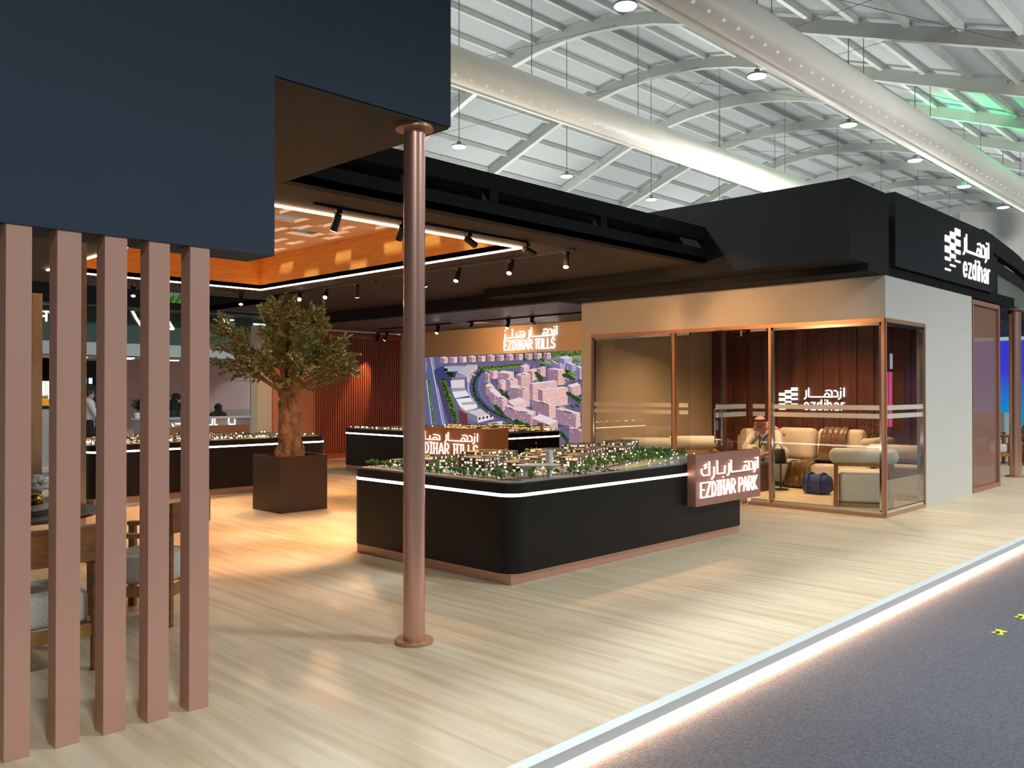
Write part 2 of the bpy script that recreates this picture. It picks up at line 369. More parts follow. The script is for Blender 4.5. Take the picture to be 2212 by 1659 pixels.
for i, z in enumerate((4.3, 7.4)):
    b = MB(); b.box(XB - 0.25, XB - 0.01, YA, YB, z, z + 0.25); struct(b.build('trim_%d' % (i + 1), RIBM))
for i, y in enumerate((8.6, 14, 19.3, 24.6)):
    b = MB(); b.box(XB - 0.3, XB - 0.01, y - .15, y + .15, -0.1, zr(y) - .2); struct(b.build('gable_post', RIBM))
CARPET = mat('aisle_carpet', (0.082, 0.088, 0.105), 0.95, noise=0.35, scale=75, bump=0.6)
b = MB(); b.add([(-6, -12, -0.1), (66, -12, -0.1), (66, 46, -0.1), (-6, 46, -0.1)], [(0, 1, 2, 3)]); struct(b.build('floor_aisle', CARPET))
# air ducts: long inflated fabric tubes with rows of small outlets
DUCT = mat('duct_fabric', (0.92, 0.90, 0.84), 0.45, noise=0.07, scale=1.2, stretch=(0.3, 1, 1))
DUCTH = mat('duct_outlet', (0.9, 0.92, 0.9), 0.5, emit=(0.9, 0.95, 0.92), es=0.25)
def duct(y, z, r, label, flat):
    t = thing('air_duct', label, 'air duct', (XA, y, z), group=None)
    b = MB((XA, y, z)); xs = [XA + 2 * i for i in range(38)]; vs = []; n = 24
    for x in xs:
        for k in range(n):
            a = 2 * PI * k / n; vs.append((x, y + r * math.cos(a), z + r * math.sin(a) * flat))
    b.add(vs, [(i * n + k, i * n + (k + 1) % n, (i + 1) * n + (k + 1) % n, (i + 1) * n + k) for i in range(len(xs) - 1) for k in range(n)])
    b.build('tube', DUCT, t, smooth=True)
    b = MB((XA, y, z))
    a = math.radians(230); N = Vector((0, math.cos(a), math.sin(a) * flat)); c = Vector((6, y, z)) + N * (r + 0.004)
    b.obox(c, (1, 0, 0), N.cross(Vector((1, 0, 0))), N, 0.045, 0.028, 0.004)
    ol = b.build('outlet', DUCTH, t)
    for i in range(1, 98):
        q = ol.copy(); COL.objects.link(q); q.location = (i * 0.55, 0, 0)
    b = MB((XA, y, z)); b.tube([(XA, y + r * .55, z + r * .86 * flat), (XB - 1, y + r * .55, z + r * .86 * flat)], 0.03, 6)
    b.tube([(XA, y - r * .05, z - r * flat - .01), (XB - 1, y - r * .05, z - r * flat - .01)], 0.02, 6); b.build('seam_rail', WHITE, t)
    for k in range(1, 10):
        x = 7.4 + 5 * k; b = MB((XA, y, z)); b.tube([(x, y, z + r * flat - .02), (x, y, zr(y) - .3)], 0.01, 5); b.build('hanger_wire', WIRE, t)
duct(9.0, 9.2, 0.53, 'long pale fabric air duct nearer the camera, crossing to the upper right corner', 0.92)
duct(16.2, 9.85, 0.52, 'long cream fabric air duct behind the canopy, left of the nearer duct', 0.92)
# high-bay lamps
def highbay(x, y, z, seen, label):
    t = thing('high_bay_lamp', label, 'lamp', (x, y, z), group='high bay lamps on the hall roof')
    b = MB((x, y, z)); b.lathe([(0.03, .16), (.06, .14), (.07, .05), (.23, .02), (.24, -.015), (.22, -.02), (.2, 0)], (x, y, z), 20); b.build('housing', mat('lamp_grey', (.25, .26, .27), .4, .5), t, smooth='auto')
    b = MB((x, y, z)); b.lathe([(0.001, -0.012), (.205, -0.012), (.205, -0.03), (.001, -.045)], (x, y, z), 20); b.build('lens', emis('highbay_lens', (0.85, 0.95, 1.0), 14.0), t)
    b = MB((x, y, z)); b.tube([(x, y, z + .2), (x, y, zr(y) - .3)], 0.012, 5); b.build('hanging_cord', WIRE, t)
    return t
for i, x in enumerate((17.4, 22.4, 27.4, 32.4, 37.4)):
    highbay(x, 19.2, 9.0, 1, ['large round lamp under the roof ridge, just right of the front canopy', 'second round lamp under the roof ridge, left of the black box', 'third round lamp under the roof ridge, nearest above the front beam', 'round lamp under the roof ridge above the black box', 'farthest round lamp under the roof ridge'][i])
for i, x in enumerate((12.95, 17.95, 23.0, 28.0, 32.8, 37.6, 43)): highbay(x, 9.65, 8.83, 1, '%s round lamp along the nearer air duct' % ('first and largest', 'second', 'third', 'fourth', 'fifth', 'sixth', 'farthest and smallest')[i])
# light of the high bays (the rows continue over and behind the camera)
HB = (0.90, 0.96, 1.0)
for x, y, e in [(0, -1.5, 600), (7, -1.5, 660), (14, -1.5, 800), (21, -1.5, 800), (3, 9.65, 900), (8, 9.65, 900), (13, 9.65, 900), (20, 9.65, 1500), (30, 9.65, 1500), (42, 9.65, 1500), (12, 19.2, 1500), (22, 19.2, 1500), (32, 19.2, 1200)]:
    lamp('high_bay_light', 'SPOT', (x, y, 8.7 if y > 0 else 6.2), e * 2.05, HB, target=(x, y, 0), size=0.45, spot=160, blend=0.8)
# green stage light aimed at the roof
lamp('stage_light', 'SPOT', (33, 13.6, 9.3), 5200, (0.0, 1.0, 0.28), target=(33, 8.0, 10.6), size=0.2, spot=80, blend=1.0)
for i, (x, y) in enumerate([(16, 22), (28, 14), (28, 26), (42, 14), (42, 26), (22, 1), (36, 0), (2, 22), (56, 16)]):  # added fill lights without fixtures, brightening roof and ducts from below
    lamp('roof_fill_light', 'AREA', (x, y, 4.9), 720, (1.0, .98, .93), target=(x, y, 12), size=2.0)

# ================================================================== the stand
FLOORM = planks('oak_floor', '#CBB592', '#DAC8A7', '#E3D7BB')
b = MB(); b.box(-5, 30, 2.555, 17.3, -0.1, 0); struct(b.build('floor', FLOORM))
b = MB(); b.box(-5, 30, 2.493, 2.56, -0.05, 0.003); struct(b.build('trim_3', mat('edge_aluminium', (0.72, 0.78, 0.76), 0.4, 0.2)))
b = MB(); b.box(-5, 30, 2.503, 2.553, -0.092, -0.054)
tag(b.build('platform_light_strip', emis('edge_led', (1.0, 0.60, 0.38), 48.0)), 'warm white light strip under the edge of the oak floor', 'light strip')
# bars at the left
for i in range(5):
    x = 1.118 + 0.2055 * i
    b = MB((x + .05, 4.19, 0)); b.box(x, x + 0.103, 4.138, 4.242, 0, 2.33)
    tag(b.build('screen_post', COPPER_BAR, bevel=0.002), ['leftmost square copper post at the left edge of the photo', 'second square copper post from the left', 'middle one of the five square copper posts', 'fourth square copper post from the left', 'rightmost of the five square copper posts, nearest the round column'][i], 'post', 'square copper posts under the low canopy')
# front canopy
b = MB(); b.box(-4, 2.405, 4.13, 4.42, 2.325, 4.7); b.box(2.405, 3.67, 4.13, 4.35, 3.30, 4.7); b.box(3.45, 3.67, 4.35, 6.2, 3.30, 4.7); struct(b.build('canopy_fascia', FASCIA))
b = MB(); b.box(-4, 3.66, 4.36, 6.2, 3.285, 3.298); b.box(2.41, 3.66, 4.14, 4.36, 3.285, 3.298); struct(b.build('ceiling_canopy', SOFFIT))
# main ceiling with the skylight opening
SX0, SX1, SY0, SY1 = 4.03, 7.28, 6.97, 12.95
b = MB()
b.box(-4, SX0, 6.08, 14.45, 3.29, 3.36); b.box(SX1, 9.9, 6.08, 14.45, 3.29, 3.36); b.box(SX0, SX1, 6.08, SY0, 3.29, 3.36); b.box(SX0, SX1, SY1, 14.45, 3.29, 3.36)
b.box(8.35, 10.44, 14.45, 17.1, 3.29, 3.36)
b.box(9.9, 10.44, 10.3, 14.45, 3.29, 3.36); struct(b.build('ceiling_stand', SOFFIT))
b = MB(); b.box(-4, 4.03, 14.3, 14.5, 3.05, 3.9); b.box(8.35, 8.5, 14.45, 17.1, 3.29, 3.9); struct(b.build('ceiling_edge_beam', BLACK))
# beam along the ceiling front with a dark slot
b = MB(); b.box(3.67, 9.92, 6.08, 6.2, 3.285, 3.475); b.box(3.67, 9.92, 6.08, 6.2, 3.60, 3.765)
for x in (4.9, 5.93, 7.7): b.box(x, x + 0.12, 6.09, 6.2, 3.475, 3.60)
struct(b.build('ceiling_front_beam', DARK))
b = MB(); b.box(3.67, 9.92, 6.5, 6.55, 3.36, 3.72); struct(b.build('ceiling_slot_back', BLACK))
# skylight
AMB = mat('amber_wood', (0.88, 0.38, 0.07), 0.5, noise=0.12, scale=3, stretch=(1, 1, 8))
AMB2 = mat('amber_panel', (0.85, 0.46, 0.24), 0.6)
sky = thing('skylight_box', 'amber lined skylight recess in the dark stand ceiling', 'skylight', (5.65, 9.96, 3.29))
b = MB(sky.location); e = 0.05
b.box(SX0 - e, SX0, SY0 - e, SY1 + e, 3.30, 3.84); b.box(SX1, SX1 + e, SY0 - e, SY1 + e, 3.30, 3.84); b.box(SX0, SX1, SY0 - e, SY0, 3.30, 3.84); b.box(SX0, SX1, SY1, SY1 + e, 3.30, 3.84)
b.build('recess_wall', AMB, sky)
b = MB(sky.location); rnd = random.Random(3)
nx, ny = 22, 16; cx = (SX1 - SX0) / nx; cy = (SY1 - SY0) / ny
hole = set()
for i in range(1, nx - 1):
    j = rnd.choice((0, 0, 1, 1))
    while j < ny - 1:
        if (i - 1, j) not in hole and (i - 1, j + 1) not in hole or rnd.random() < .55: hole.add((i, j))
        j += rnd.choice((2, 2, 2, 3))
for i in range(nx):
    j = 0
    while j < ny:
        if (i, j) in hole: j += 1; continue
        k = j
        while k < ny and (i, k) not in hole: k += 1
        b.box(SX0 + i * cx, SX0 + (i + 1) * cx, SY0 + j * cy + (0.1 if (i, j - 1) in hole else 0) * 0, SY0 + k * cy, 3.82, 3.86); j = k
b.build('perforated_panel', AMB2, sky)
b = MB(sky.location); e = 0.022
for (x0, x1, y0, y1) in ((SX0 - e, SX1 + e, SY0 - e, SY0 + .004), (SX0 - e, SX1 + e, SY1 - .004, SY1 + e), (SX0 - e, SX0 + .004, SY0, SY1), (SX1 - .004, SX1 + e, SY0, SY1)): b.box(x0, x1, y0, y1, 3.272, 3.289)
b.build('light_strip', LED, sky)
# tracks and spotlights
def track(p, q, label, z):
    b = MB(((p[0] + q[0]) / 2, (p[1] + q[1]) / 2, z)); b.bar((p[0], p[1], z - .013), (q[0], q[1], z - .013), 0.034, 0.026); tag(b.build('lighting_track', BLACKM), label, 'lighting track')
track((4.24, 6.62), (7.04, 6.62), 'black lighting track in front of the amber skylight', 3.29)
track((7.78, 6.55), (7.78, 10.15), 'black lighting track right of the skylight, nearer half', 3.29)
track((7.9, 10.6), (7.9, 13.55), 'black lighting track right of the skylight, above the olive tree', 3.29)
track((4.3, 13.55), (7.3, 13.55), 'black lighting track behind the skylight', 3.29)
track((12.0, 9.6), (12.0, 13.0), 'black lighting track above the big screen, right half', 3.03)
track((12.0, 13.5), (12.0, 16.0), 'black lighting track above the big screen, left half', 3.03)
track((12.7, 16.35), (12.7, 17.0), 'short black lighting track before the slatted wall', 3.03)
WARM = (1.0, 0.50, 0.20)
def spotlight(x, y, z, aim, label, e=60, lit=True, size=58):
    t = thing('track_spotlight', label, 'spotlight', (x, y, z), group='black track spotlights on the stand ceiling')
    b = MB((x, y, z)); b.box(x - .03, x + .03, y - .03, y + .03, z - .065, z - .026); b.cyl((x, y, z - .065), (x, y, z - .1), .01, 8); b.build('adapter', BLACKM, t)
    p = Vector((x, y, z - .1)); d = (Vector(aim) - p).normalized(); a = p - d * 0.03; q = p + d * 0.13
    b = MB((x, y, z)); b.tube([a, a + d * .002, q], [.028, .036, .036], 16); b.build('lamp_body', BLACKM, t, smooth='auto')
    b = MB((x, y, z)); b.cyl(q + d * .0005, q + d * .003, .031, 16); b.build('lens', emis('spot_lens', (1.0, 0.86, 0.66), 22.0) if lit else BLACKM, t)
    if lit: lamp('bulb', 'SPOT', q + d * .01, e * 4.5, WARM, t, target=Vector(aim), size=0.03, spot=size, blend=0.5)
for i, (x, aim) in enumerate([(4.5, (4.3, 8.2, 0)), (5.25, (6.1, 9.6, 0)), (6.13, (10.98, 7.6, 1.7)), (7.02, (10.98, 6.0, 1.8))]):
    spotlight(x, 6.62, 3.29, aim, ['first track spotlight at the skylight front, nearest the canopy', 'second track spotlight at the skylight front, just left of the round column', 'third track spotlight at the skylight front, just right of the round column', 'fourth track spotlight at the skylight front, by the tip of its light strip'][i], 75)
for i, (x, y, aim) in enumerate([(7.78, 6.68, (6.9, 6.0, .8)), (7.78, 7.6, (6.2, 6.9, .8)), (7.78, 8.6, (6.0, 8.0, .0)), (7.8, 9.4, (9.0, 8.6, 0)), (7.9, 11.1, (8.6, 11.8, 0)), (7.9, 11.95, (6.4, 10.3, 1.6)), (7.9, 12.75, (6.3, 10.2, 1.9)), (7.9, 13.5, (10.6, 17.1, 0.5))]):
    spotlight(x, y, 3.29, aim, ['rightmost spotlight on the skylight side track, near the black box', 'second spotlight from the right on the skylight side track', 'lit spotlight on the side track, just right of the round column', 'spotlight half hidden behind the round column', 'downward spotlight above the olive tree, nearest the round column', 'middle spotlight of the track above the olive tree', 'left lit spotlight of the track above the olive tree', 'spotlight above the olive tree crown, leftmost of its track'][i], 75)
for i, (y, x, e) in enumerate([(11.16, 12, 7), (11.8, 12, 30), (12.85, 12, 18), (13.9, 12, 30)]):
    spotlight(x, y, 3.03, (11.3, y - .3, 1.9) if i != 2 and i != 0 else (13.5, y + .8, 2.6), ['rightmost spotlight above the lit wall sign', 'second spotlight above the lit wall sign', 'third spotlight over the big screen', 'fourth spotlight over the big screen, beside the column'][i], e, size=110)
spotlight(12.7, 16.6, 3.03, (12.2, 17.1, 1.6), 'lit spotlight at the right of the slatted wall', 60, size=34)
spotlight(12.7, 16.95, 3.03, (11.6, 16.4, 0), 'unlit spotlight before the slatted wall', 10, False)
for i, x in enumerate((5.44, 7.25)): spotlight(x, 13.55, 3.29, (x - .6, 12.4, 0.6), ['bright spotlight seen between the third and fourth post', 'bright spotlight above the olive tree at left'][i], 90)
spotlight(4.25, 12.9, 3.29, (4.6, 13.6, 0.5), 'tilted spotlight seen between the first two posts', 40, False)
# round columns
def column(x, y, r, h, fr, label):
    t = thing('round_column', label, 'column', (x, y, 0))
    b = MB((x, y, 0)); b.cyl((x, y, .02), (x, y, h - .02), r, 40); b.build('shaft', COPPER, t, smooth='auto')
    for z0, z1, nm in ((0, .024, 'base_flange'), (h - .024, h, 'top_flange')):
        b = MB((x, y, 0)); b.cyl((x, y, z0), (x, y, z1), fr, 40); b.build(nm, COPPER_TRIM, t, smooth='auto', bevel=.003)
column(3.475, 4.258, 0.069, 3.287, 0.123, 'round copper column in the middle of the photo')
column(17.95, 4.42, 0.1, 3.12, 0.17, 'round copper column at the right edge of the photo')
# ceiling block above the meeting room, lower ceiling behind
b = MB(); b.box(9.9, 10.44, 4.15, 10.3, 3.15, 4.09); b.box(10.44, 11.1, 4.15, 17.1, 3.055, 4.09); struct(b.build('ceiling_block', DARK))
b = MB(); b.box(11.1, 16.4, 4.3, 9.3, 3.04, 3.9); struct(b.build('roof_block', DARK))
b = MB(); b.box(10.44, 13.6, 9.1, 17.1, 3.03, 3.06); struct(b.build('ceiling_low', mat('low_ceiling', (0.10, 0.085, 0.08), 0.45, noise=.1, scale=3, stretch=(1, 6, 1))))
b = MB(); b.box(11.1, 16.9, 4.17, 4.4, 3.055, 3.22); struct(b.build('sign_lintel', BLACK))
# big sign box
t = thing('sign_box', 'large black sign box with white lit tile logo and lettering above the cream wall', 'sign', (13.4, 4.1, 3.2))
b = MB(t.location); b.box(11.27, 15.53, 4.13, 4.4, 3.2, 4.15); b.build('panel', mat('sign_paint', (0.020, 0.023, 0.027), 0.75, spec=.15), t)
b = MB(t.location); logo(b, (13.15, 4.128, 3.34), (1, 0, 0), (0, 0, 1), .66, .66, .012); b.build('tile_logo', LETTER, t)
b = MB(t.location); strokes(b, AR_EZ, (13.95, 4.128, 3.72), (1, 0, 0), (0, 0, 1), .26, .036, .012, 1.1); word(b, 'ezdihar', LOW, (13.96, 4.128, 3.33), (1, 0, 0), (0, 0, 1), .25, .035, .012, 1.36); b.build('lettering', LETTER, t)
# cream walls of the meeting room
RX, RY0, RY1, RXB, RXE = 10.98, 4.15, 9.09, 14.85, 14.45
b = MB(); b.box(RX, RX + .12, 8.89, RY1, 0, 3.055); b.box(RX, RX + .12, 4.15, 8.89, 2.52, 3.055); struct(b.build('wall_room_front', CREAM))
b = MB(); b.box(RX + .12, 12.42, 4.15, 4.27, 2.52, 3.055); b.box(12.42, RXE, 4.15, 4.27, 0, 3.055); struct(b.build('wall_room_right', CREAM))
b = MB(); b.box(RX + .12, RXB, 8.97, RY1, 0, 3.055); struct(b.build('wall_room_left', TAN))
WOODW = mat('walnut_wall', (0.10, 0.030, 0.015), 0.28, noise=0.35, scale=3, stretch=(6, 6, .4))
b = MB(); b.box(RXB, RXB + .1, 4.27, RY1, 0, 3.0)
for i in range(15): b.box(RXB - .03, RXB, 4.6 + i * .3, 4.63 + i * .3, 0, 3.0)
struct(b.build('wall_room_back', WOODW))
b = MB(); b.box(RX + .12, RXB, 4.27, 8.97, 2.9, 3.0); struct(b.build('ceiling_room', mat('room_ceiling', (0.07, 0.06, 0.055), .6)))
for i, (x, y) in enumerate(((12.3, 5.3), (12.3, 7.6), (13.8, 6.4))):
    t = thing('ceiling_downlight', ['round downlight in the meeting room ceiling near the glass corner', 'round downlight in the meeting room ceiling near the tan wall', 'round downlight in the meeting room ceiling above the sofa'][i], 'lamp', (x, y, 2.9), group='downlights in the meeting room')
    b = MB((x, y, 2.9)); b.cyl((x, y, 2.895), (x, y, 2.9), .09, 20); b.build('trim_ring', WHITE, t)
    b = MB((x, y, 2.9)); b.cyl((x, y, 2.89), (x, y, 2.895), .07, 20); b.build('lens', emis('spot_lens', 'ffffff', 1), t)
    lamp('bulb', 'SPOT', (x, y, 2.87), 240, (1.0, .62, .33), t, target=(x, y, 0), size=.09, spot=140, blend=.9)
t = thing('wall_logo', 'white lit tile logo and lettering on the walnut wall in the meeting room', 'sign', (14.8, 6.85, 1.3))
b = MB(t.location); logo(b, (14.815, 7.53, 1.25), (0, -1, 0), (0, 0, 1), .36, .41, .012); b.build('tile_logo', LETTER, t)
b = MB(t.location); strokes(b, AR_EZ, (14.815, 7.05, 1.49), (0, -1, 0), (0, 0, 1), .165, .024, .012, 1.0); word(b, 'ezdihar', LOW, (14.815, 7.05, 1.26), (0, -1, 0), (0, 0, 1), .15, .025, .012, .76); b.build('lettering', LETTER, t)
# glazing
GL = glass('clear_glass'); FROST = mat('frosted_band', (0.62, 0.58, 0.50), .6)
FR = COPPER_TRIM
def window(n, axis, a0, a1, z1=2.52, fx=RX, skip='', label=''):
    t = thing('window_%d' % n, label, None, (fx, a0, 0) if axis == 'Y' else (a0, fx, 0), kind='structure')
    o = t.location
    def B(u0, u1, w0, w1, zz0, zz1, nm, m):
        q = MB(o)
        if axis == 'Y': q.box(fx + w0, fx + w1, u0, u1, zz0, zz1)
        else: q.box(u0, u1, fx + w0, fx + w1, zz0, zz1)
        return q.build(nm, m, t)
    q = MB(o); f = .035
    rects = [(a0, a1, 0, .045), (a0, a1, z1 - .05, z1), (a0, a0 + f, .04, z1 - .04), (a1 - f, a1, .04, z1 - .04)]
    rects = rects[:2] if skip else rects
    for u0, u1, zz0, zz1 in rects:
        if axis == 'Y': q.box(fx - .012, fx + .06, u0, u1, zz0, zz1)
        else: q.box(u0, u1, fx - .012, fx + .06, zz0, zz1)
    q.build('window_frame', FR, t)
    q = MB(o)
    rails = [(a0 + f, a0 + f + .03, .07, z1 - .05), (a1 - f - .03, a1 - f, .07, z1 - .05), (a0 + f, a1 - f, .045, .085), (a0 + f, a1 - f, z1 - .09, z1 - .05)]
    for u0, u1, zz0, zz1 in (rails[2:] if skip else rails):
        if axis == 'Y': q.box(fx, fx + .045, u0, u1, zz0, zz1)
        else: q.box(u0, u1, fx, fx + .045, zz0, zz1)
    q.build('inner_rail', CHROME, t)
    B(a0 + f, a1 - f, .018, .026, .05, z1 - .06, 'pane', GL)
    for zz in (1.245, 1.352): B(a0 + f + .03, a1 - f - .03, .012, .017, zz, zz + .062, 'frosted_stripe', FROST)
    return t
window(1, 'Y', 4.162, 5.735, label='large glass pane right of the glass door')
window(2, 'Y', 7.27, 8.89, label='large glass pane at the left end of the meeting room')
window(3, 'Y', 5.737, 6.05, skip='yes', label='narrow glass pane beside the door hinge')
window(4, 'Y', 6.98, 7.268, skip='yes', label='narrow glass pane left of the doorway')
window(5, 'X', 10.99, 12.41, fx=4.16, label='glass end pane of the meeting room')
b = MB(); b.box(RX - .012, RX + .06, 6.04, 6.99, 2.47, 2.52); struct(b.build('trim_7', FR))
# open glass door
t = thing('door_1', 'open frameless glass door with chrome bar handle', None, (10.96, 6.05, 0), math.radians(0), kind='structure')
hx, hy = 10.94, 6.06; dx, dy = -1.0, -0.09; L_ = math.hypot(dx, dy); D = Vector((dx, dy, 0)) / L_; Nn = Vector((0, 0, 1)).cross(D); LW = .98
def dbox(u0, u1, z0, z1, w0, w1, nm, m):
    q = MB(t.location); c = Vector((hx, hy, 0)) + D * (u0 + u1) / 2 + Nn * (w0 + w1) / 2 + Vector((0, 0, (z0 + z1) / 2)); q.obox(c, D, Nn, (0, 0, 1), (u1 - u0) / 2, abs(w1 - w0) / 2, (z1 - z0) / 2); return q.build(nm, m, t)
dbox(0, LW, .02, 2.44, -.005, .005, 'pane', GL)
for zz in (1.245, 1.352): dbox(0.02, LW - .01, zz, zz + .062, .006, .009, 'frosted_stripe', FROST)
for zz in (.02, 2.36): dbox(0, .16, zz, zz + .08, -.014, .014, 'hinge_clamp', CHROME)
q = MB(t.location)
for s in (-1, 1):
    c = Vector((hx, hy, 0)) + D * (LW - .1) + Nn * s * .05
    q.cyl(c + Vector((0, 0, .88)), c + Vector((0, 0, 1.36)), .012, 12)
    for zz in (.95, 1.29): q.cyl(c + Vector((0, 0, zz)), Vector((hx, hy, zz)) + D * (LW - .1), .008, 8)
q.build('handle', CHROME, t, smooth='auto')
dbox(LW - .07, LW - .01, 1.08, 1.2, -.016, .016, 'lock', CHROME)
# copper mesh panel and dark strip right of the cream wall
b = MB(); b.box(RXE, 14.54, 4.18, 4.26, 0, 3.055); struct(b.build('trim_4', DARK))
mm = bpy.data.materials.new('copper_mesh'); mm.use_nodes = True; nt = mm.node_tree; pb = nt.nodes['Principled BSDF']
pb.inputs['Base Color'].default_value = (0.42, 0.22, 0.16, 1); pb.inputs['Roughness'].default_value = .5; pb.inputs['Metallic'].default_value = .4
tb = nt.nodes.new('ShaderNodeBsdfTransparent'); xx = nt.nodes.new('ShaderNodeMixShader'); xx.inputs[0].default_value = .62
nt.links.new(tb.outputs[0], xx.inputs[1]); nt.links.new(pb.outputs[0], xx.inputs[2]); nt.links.new(xx.outputs[0], nt.nodes['Material Output'].inputs[0])
t = thing('mesh_screen', 'tall framed copper mesh screen right of the cream wall', 'screen', (15.3, 4.2, 0))
b = MB(t.location)
for x0, x1, z0, z1 in ((14.56, 16.03, 0, .07), (14.56, 16.03, 2.96, 3.03), (14.56, 14.62, .07, 2.96), (15.96, 16.03, .07, 2.96)): b.box(x0, x1, 4.17, 4.24, z0, z1)
b.build('frame', COPPER_BOX, t)
b = MB(t.location); b.box(14.62, 15.96, 4.205, 4.208, .07, 2.96); b.build('mesh', mm, t)
# big screen wall and slatted wall
XW = 13.5
b = MB(); b.box(XW + .03, XW + .2, 9.09, 17.22, 0, 3.03); b.box(XW, XW + .03, 9.09, 17.22, 2.42, 3.03); b.box(XW, XW + .03, 16.97, 17.22, 0, 2.42); struct(b.build('wall_screen', mat('sand_paint', (0.72, 0.55, 0.36), .7)))
TERRA = mat('terracotta_panel', (0.52, 0.22, 0.125), .55)
b = MB(); b.box(9.85, 11.0, 17.1, 17.25, 0, 3.0); b.box(9.85, 11.02, 17.085, 17.1, 1.98, 1.99); b.box(10.97, 11.0, 17.07, 17.1, 0, 3.0); struct(b.build('wall_panel', TERRA))
b = MB(); b.box(11.0, XW, 17.14, 17.28, 0, 3.0); b.box(11.0, XW, 17.05, 17.14, 0, .12); b.box(11.0, XW, 17.05, 17.14, 2.86, 3.0)
for i in range(38): b.box(11.03 + i * .065, 11.062 + i * .065, 17.06, 17.14, .12, 2.86)
struct(b.build('wall_slatted', mat('terracotta_slats', (0.36, 0.105, 0.055), .5)))
b = MB(); b.box(9.5, 9.84, 17.0, 17.3, 0, 3.03); struct(b.build('wall_end', mat('stone_paint', (0.52, 0.50, 0.41), .7)))
for x0, y0, z1, lb in ((4.06, 13.75, 3.03, 'slim tan post far behind the first gap between the copper posts'), (0, 0, 3.29, 'slim tan post seen beside the second copper post')):
    if not x0: y0 = 9.0; x0 = y0 * 0.3504 - .14
    b = MB((x0, y0, 0)); b.box(x0, x0 + .14, y0, y0 + .14, 0, z1); tag(b.build('tan_post', mat('tan_post_paint', (.36, .27, .18), .6)), lb, 'post')

# ================================================================== display tables with scale models
BODY = mat('table_body', (0.007, 0.0055, 0.005), 0.45, noise=0.05, scale=2, spec=.3)
SITE = mat('model_ground', (0.30, 0.31, 0.29), 0.7, noise=0.25, scale=9)
WATER = mat('model_water', (0.16, 0.26, 0.42), 0.25)
LAWN = mat('model_lawn', (0.30, 0.36, 0.16), 0.8, noise=0.2, scale=15)
TREE_G = mat('model_foliage', (0.06, 0.17, 0.025), 0.8, noise=0.5, scale=60)
TREE_T = mat('model_trunk', (0.08, 0.05, 0.03), 0.8)
PALE = mat('model_canopy', (0.75, 0.73, 0.68), 0.5)
DOT = emis('model_street_light', (1.0, 0.85, 0.6), 14.0)
WIN1 = windows_mat('model_facade_tan', '#B09670', '#FFE6BE', es=2.4, frac=.56)
WIN2 = windows_mat('model_facade_grey', '#8C8272', '#FFDDB8', frac=.55, es=2.6)
WIN3 = windows_mat('model_facade_gold', '#B9924F', '#FFD98C', frac=.8, es=2.2, ncell=.02, fl=.022)
ROOFM = mat('model_roof', (0.22, 0.18, 0.13), 0.7, noise=.2, scale=30)
def table(x0, x1, y0, y1, label):
    t = thing('display_table', label, 'display table', ((x0 + x1) / 2, (y0 + y1) / 2, 0))
    o = t.location
    b = MB(o); b.box(x0 + .05, x1 - .05, y0 + .05, y1 - .05, 0, .13); b.build('plinth', COPPER, t)
    P = rrect(x0, x1, y0, y1, .16, 10)
    b = MB(o); b.prism(P, .095, .727); b.build('body', BODY, t, smooth='auto')
    b = MB(o); b.prism(rrect(x0 - .001, x1 + .001, y0 - .001, y1 + .001, .16, 10), .727, .753); b.build('light_strip', LEDF, t)
    b = MB(o); b.prism(P, .753, .835); b.build('top_band', BODY, t, smooth='auto')
    return t
T1 = (4.985, 8.77, 4.87, 7.11); T2 = (4.42, 8.24, 12.42, 14.2); T3 = (10.15, 12.39, 10.72, 14.74)
t1 = table(*T1, 'large black display table in front with the lit park sign at its right end')
t2 = table(*T2, 'black display table at the back left behind the planter')
t3 = table(*T3, 'black display table before the big screen with the orange hills sign')
def building(root, x, y, z, w, d, h, mt, rz=0, kind=0, name='model_building'):
    o = Vector((x, y, z)); b = MB((0, 0, 0)); fl = .03
    h = max(2, round(h / fl)) * fl
    if kind == 0: b.box(-w / 2, w / 2, -d / 2, d / 2, 0, h)
    elif kind == 1: b.box(-w / 2, w / 2, -d / 2, -d / 8, 0, h); b.box(-w / 2, -w / 6, -d / 8, d / 2, 0, h - fl)
    else: b.box(-w / 2, w / 2, -d / 2, d / 2, 0, h - fl); b.box(-w * .4, w * .45, -d * .4, d * .35, h - fl, h)
    b.cur = 1
    k = round(h / fl)
    for i in range(1, k + 1):
        if kind != 2 or i < k: b.box(-w / 2 - .004, w / 2 + .004, -d / 2 - .004, (-d / 8 if kind == 1 else d / 2) + .004, i * fl - .003, i * fl + .003)
    b.box(-w * .2, w * .15, -d * .35, -d * .15, h, h + .014); b.box(w * .2, w * .35, -d * .4, -d * .2, h, h + .01)
    b.xform(Matrix.Rotation(rz, 4, 'Z'))
    ob = b.build(name, [mt, ROOFM], root); ob.location = o - root.location
    return ob
def tree_mesh(nm, palm=False):
    b = MB((0, 0, 0)); b.cur = 1; b.cyl((0, 0, 0), (0, 0, .03), .0025, 5); b.cur = 0
    if palm:
        for k in range(7):
            a = k * 0.9; b.add([(0, 0, .045), (.012 * math.cos(a - .4), .012 * math.sin(a - .4), .047), (.026 * math.cos(a), .026 * math.sin(a), .038), (.012 * math.cos(a + .4), .012 * math.sin(a + .4), .047)], [(0, 1, 2, 3)])
        b.cur = 1; b.cyl((0, 0, .02), (0, 0, .046), .002, 5)
    else:
        for k in range(4): b.blob((random.uniform(-.008, .008), random.uniform(-.008, .008), .036 + random.uniform(-.006, .01)), .017, .017, .014, 1, .18)
    o = b.build(nm, [TREE_G, TREE_T]); me = o.data; bpy.data.objects.remove(o); return me
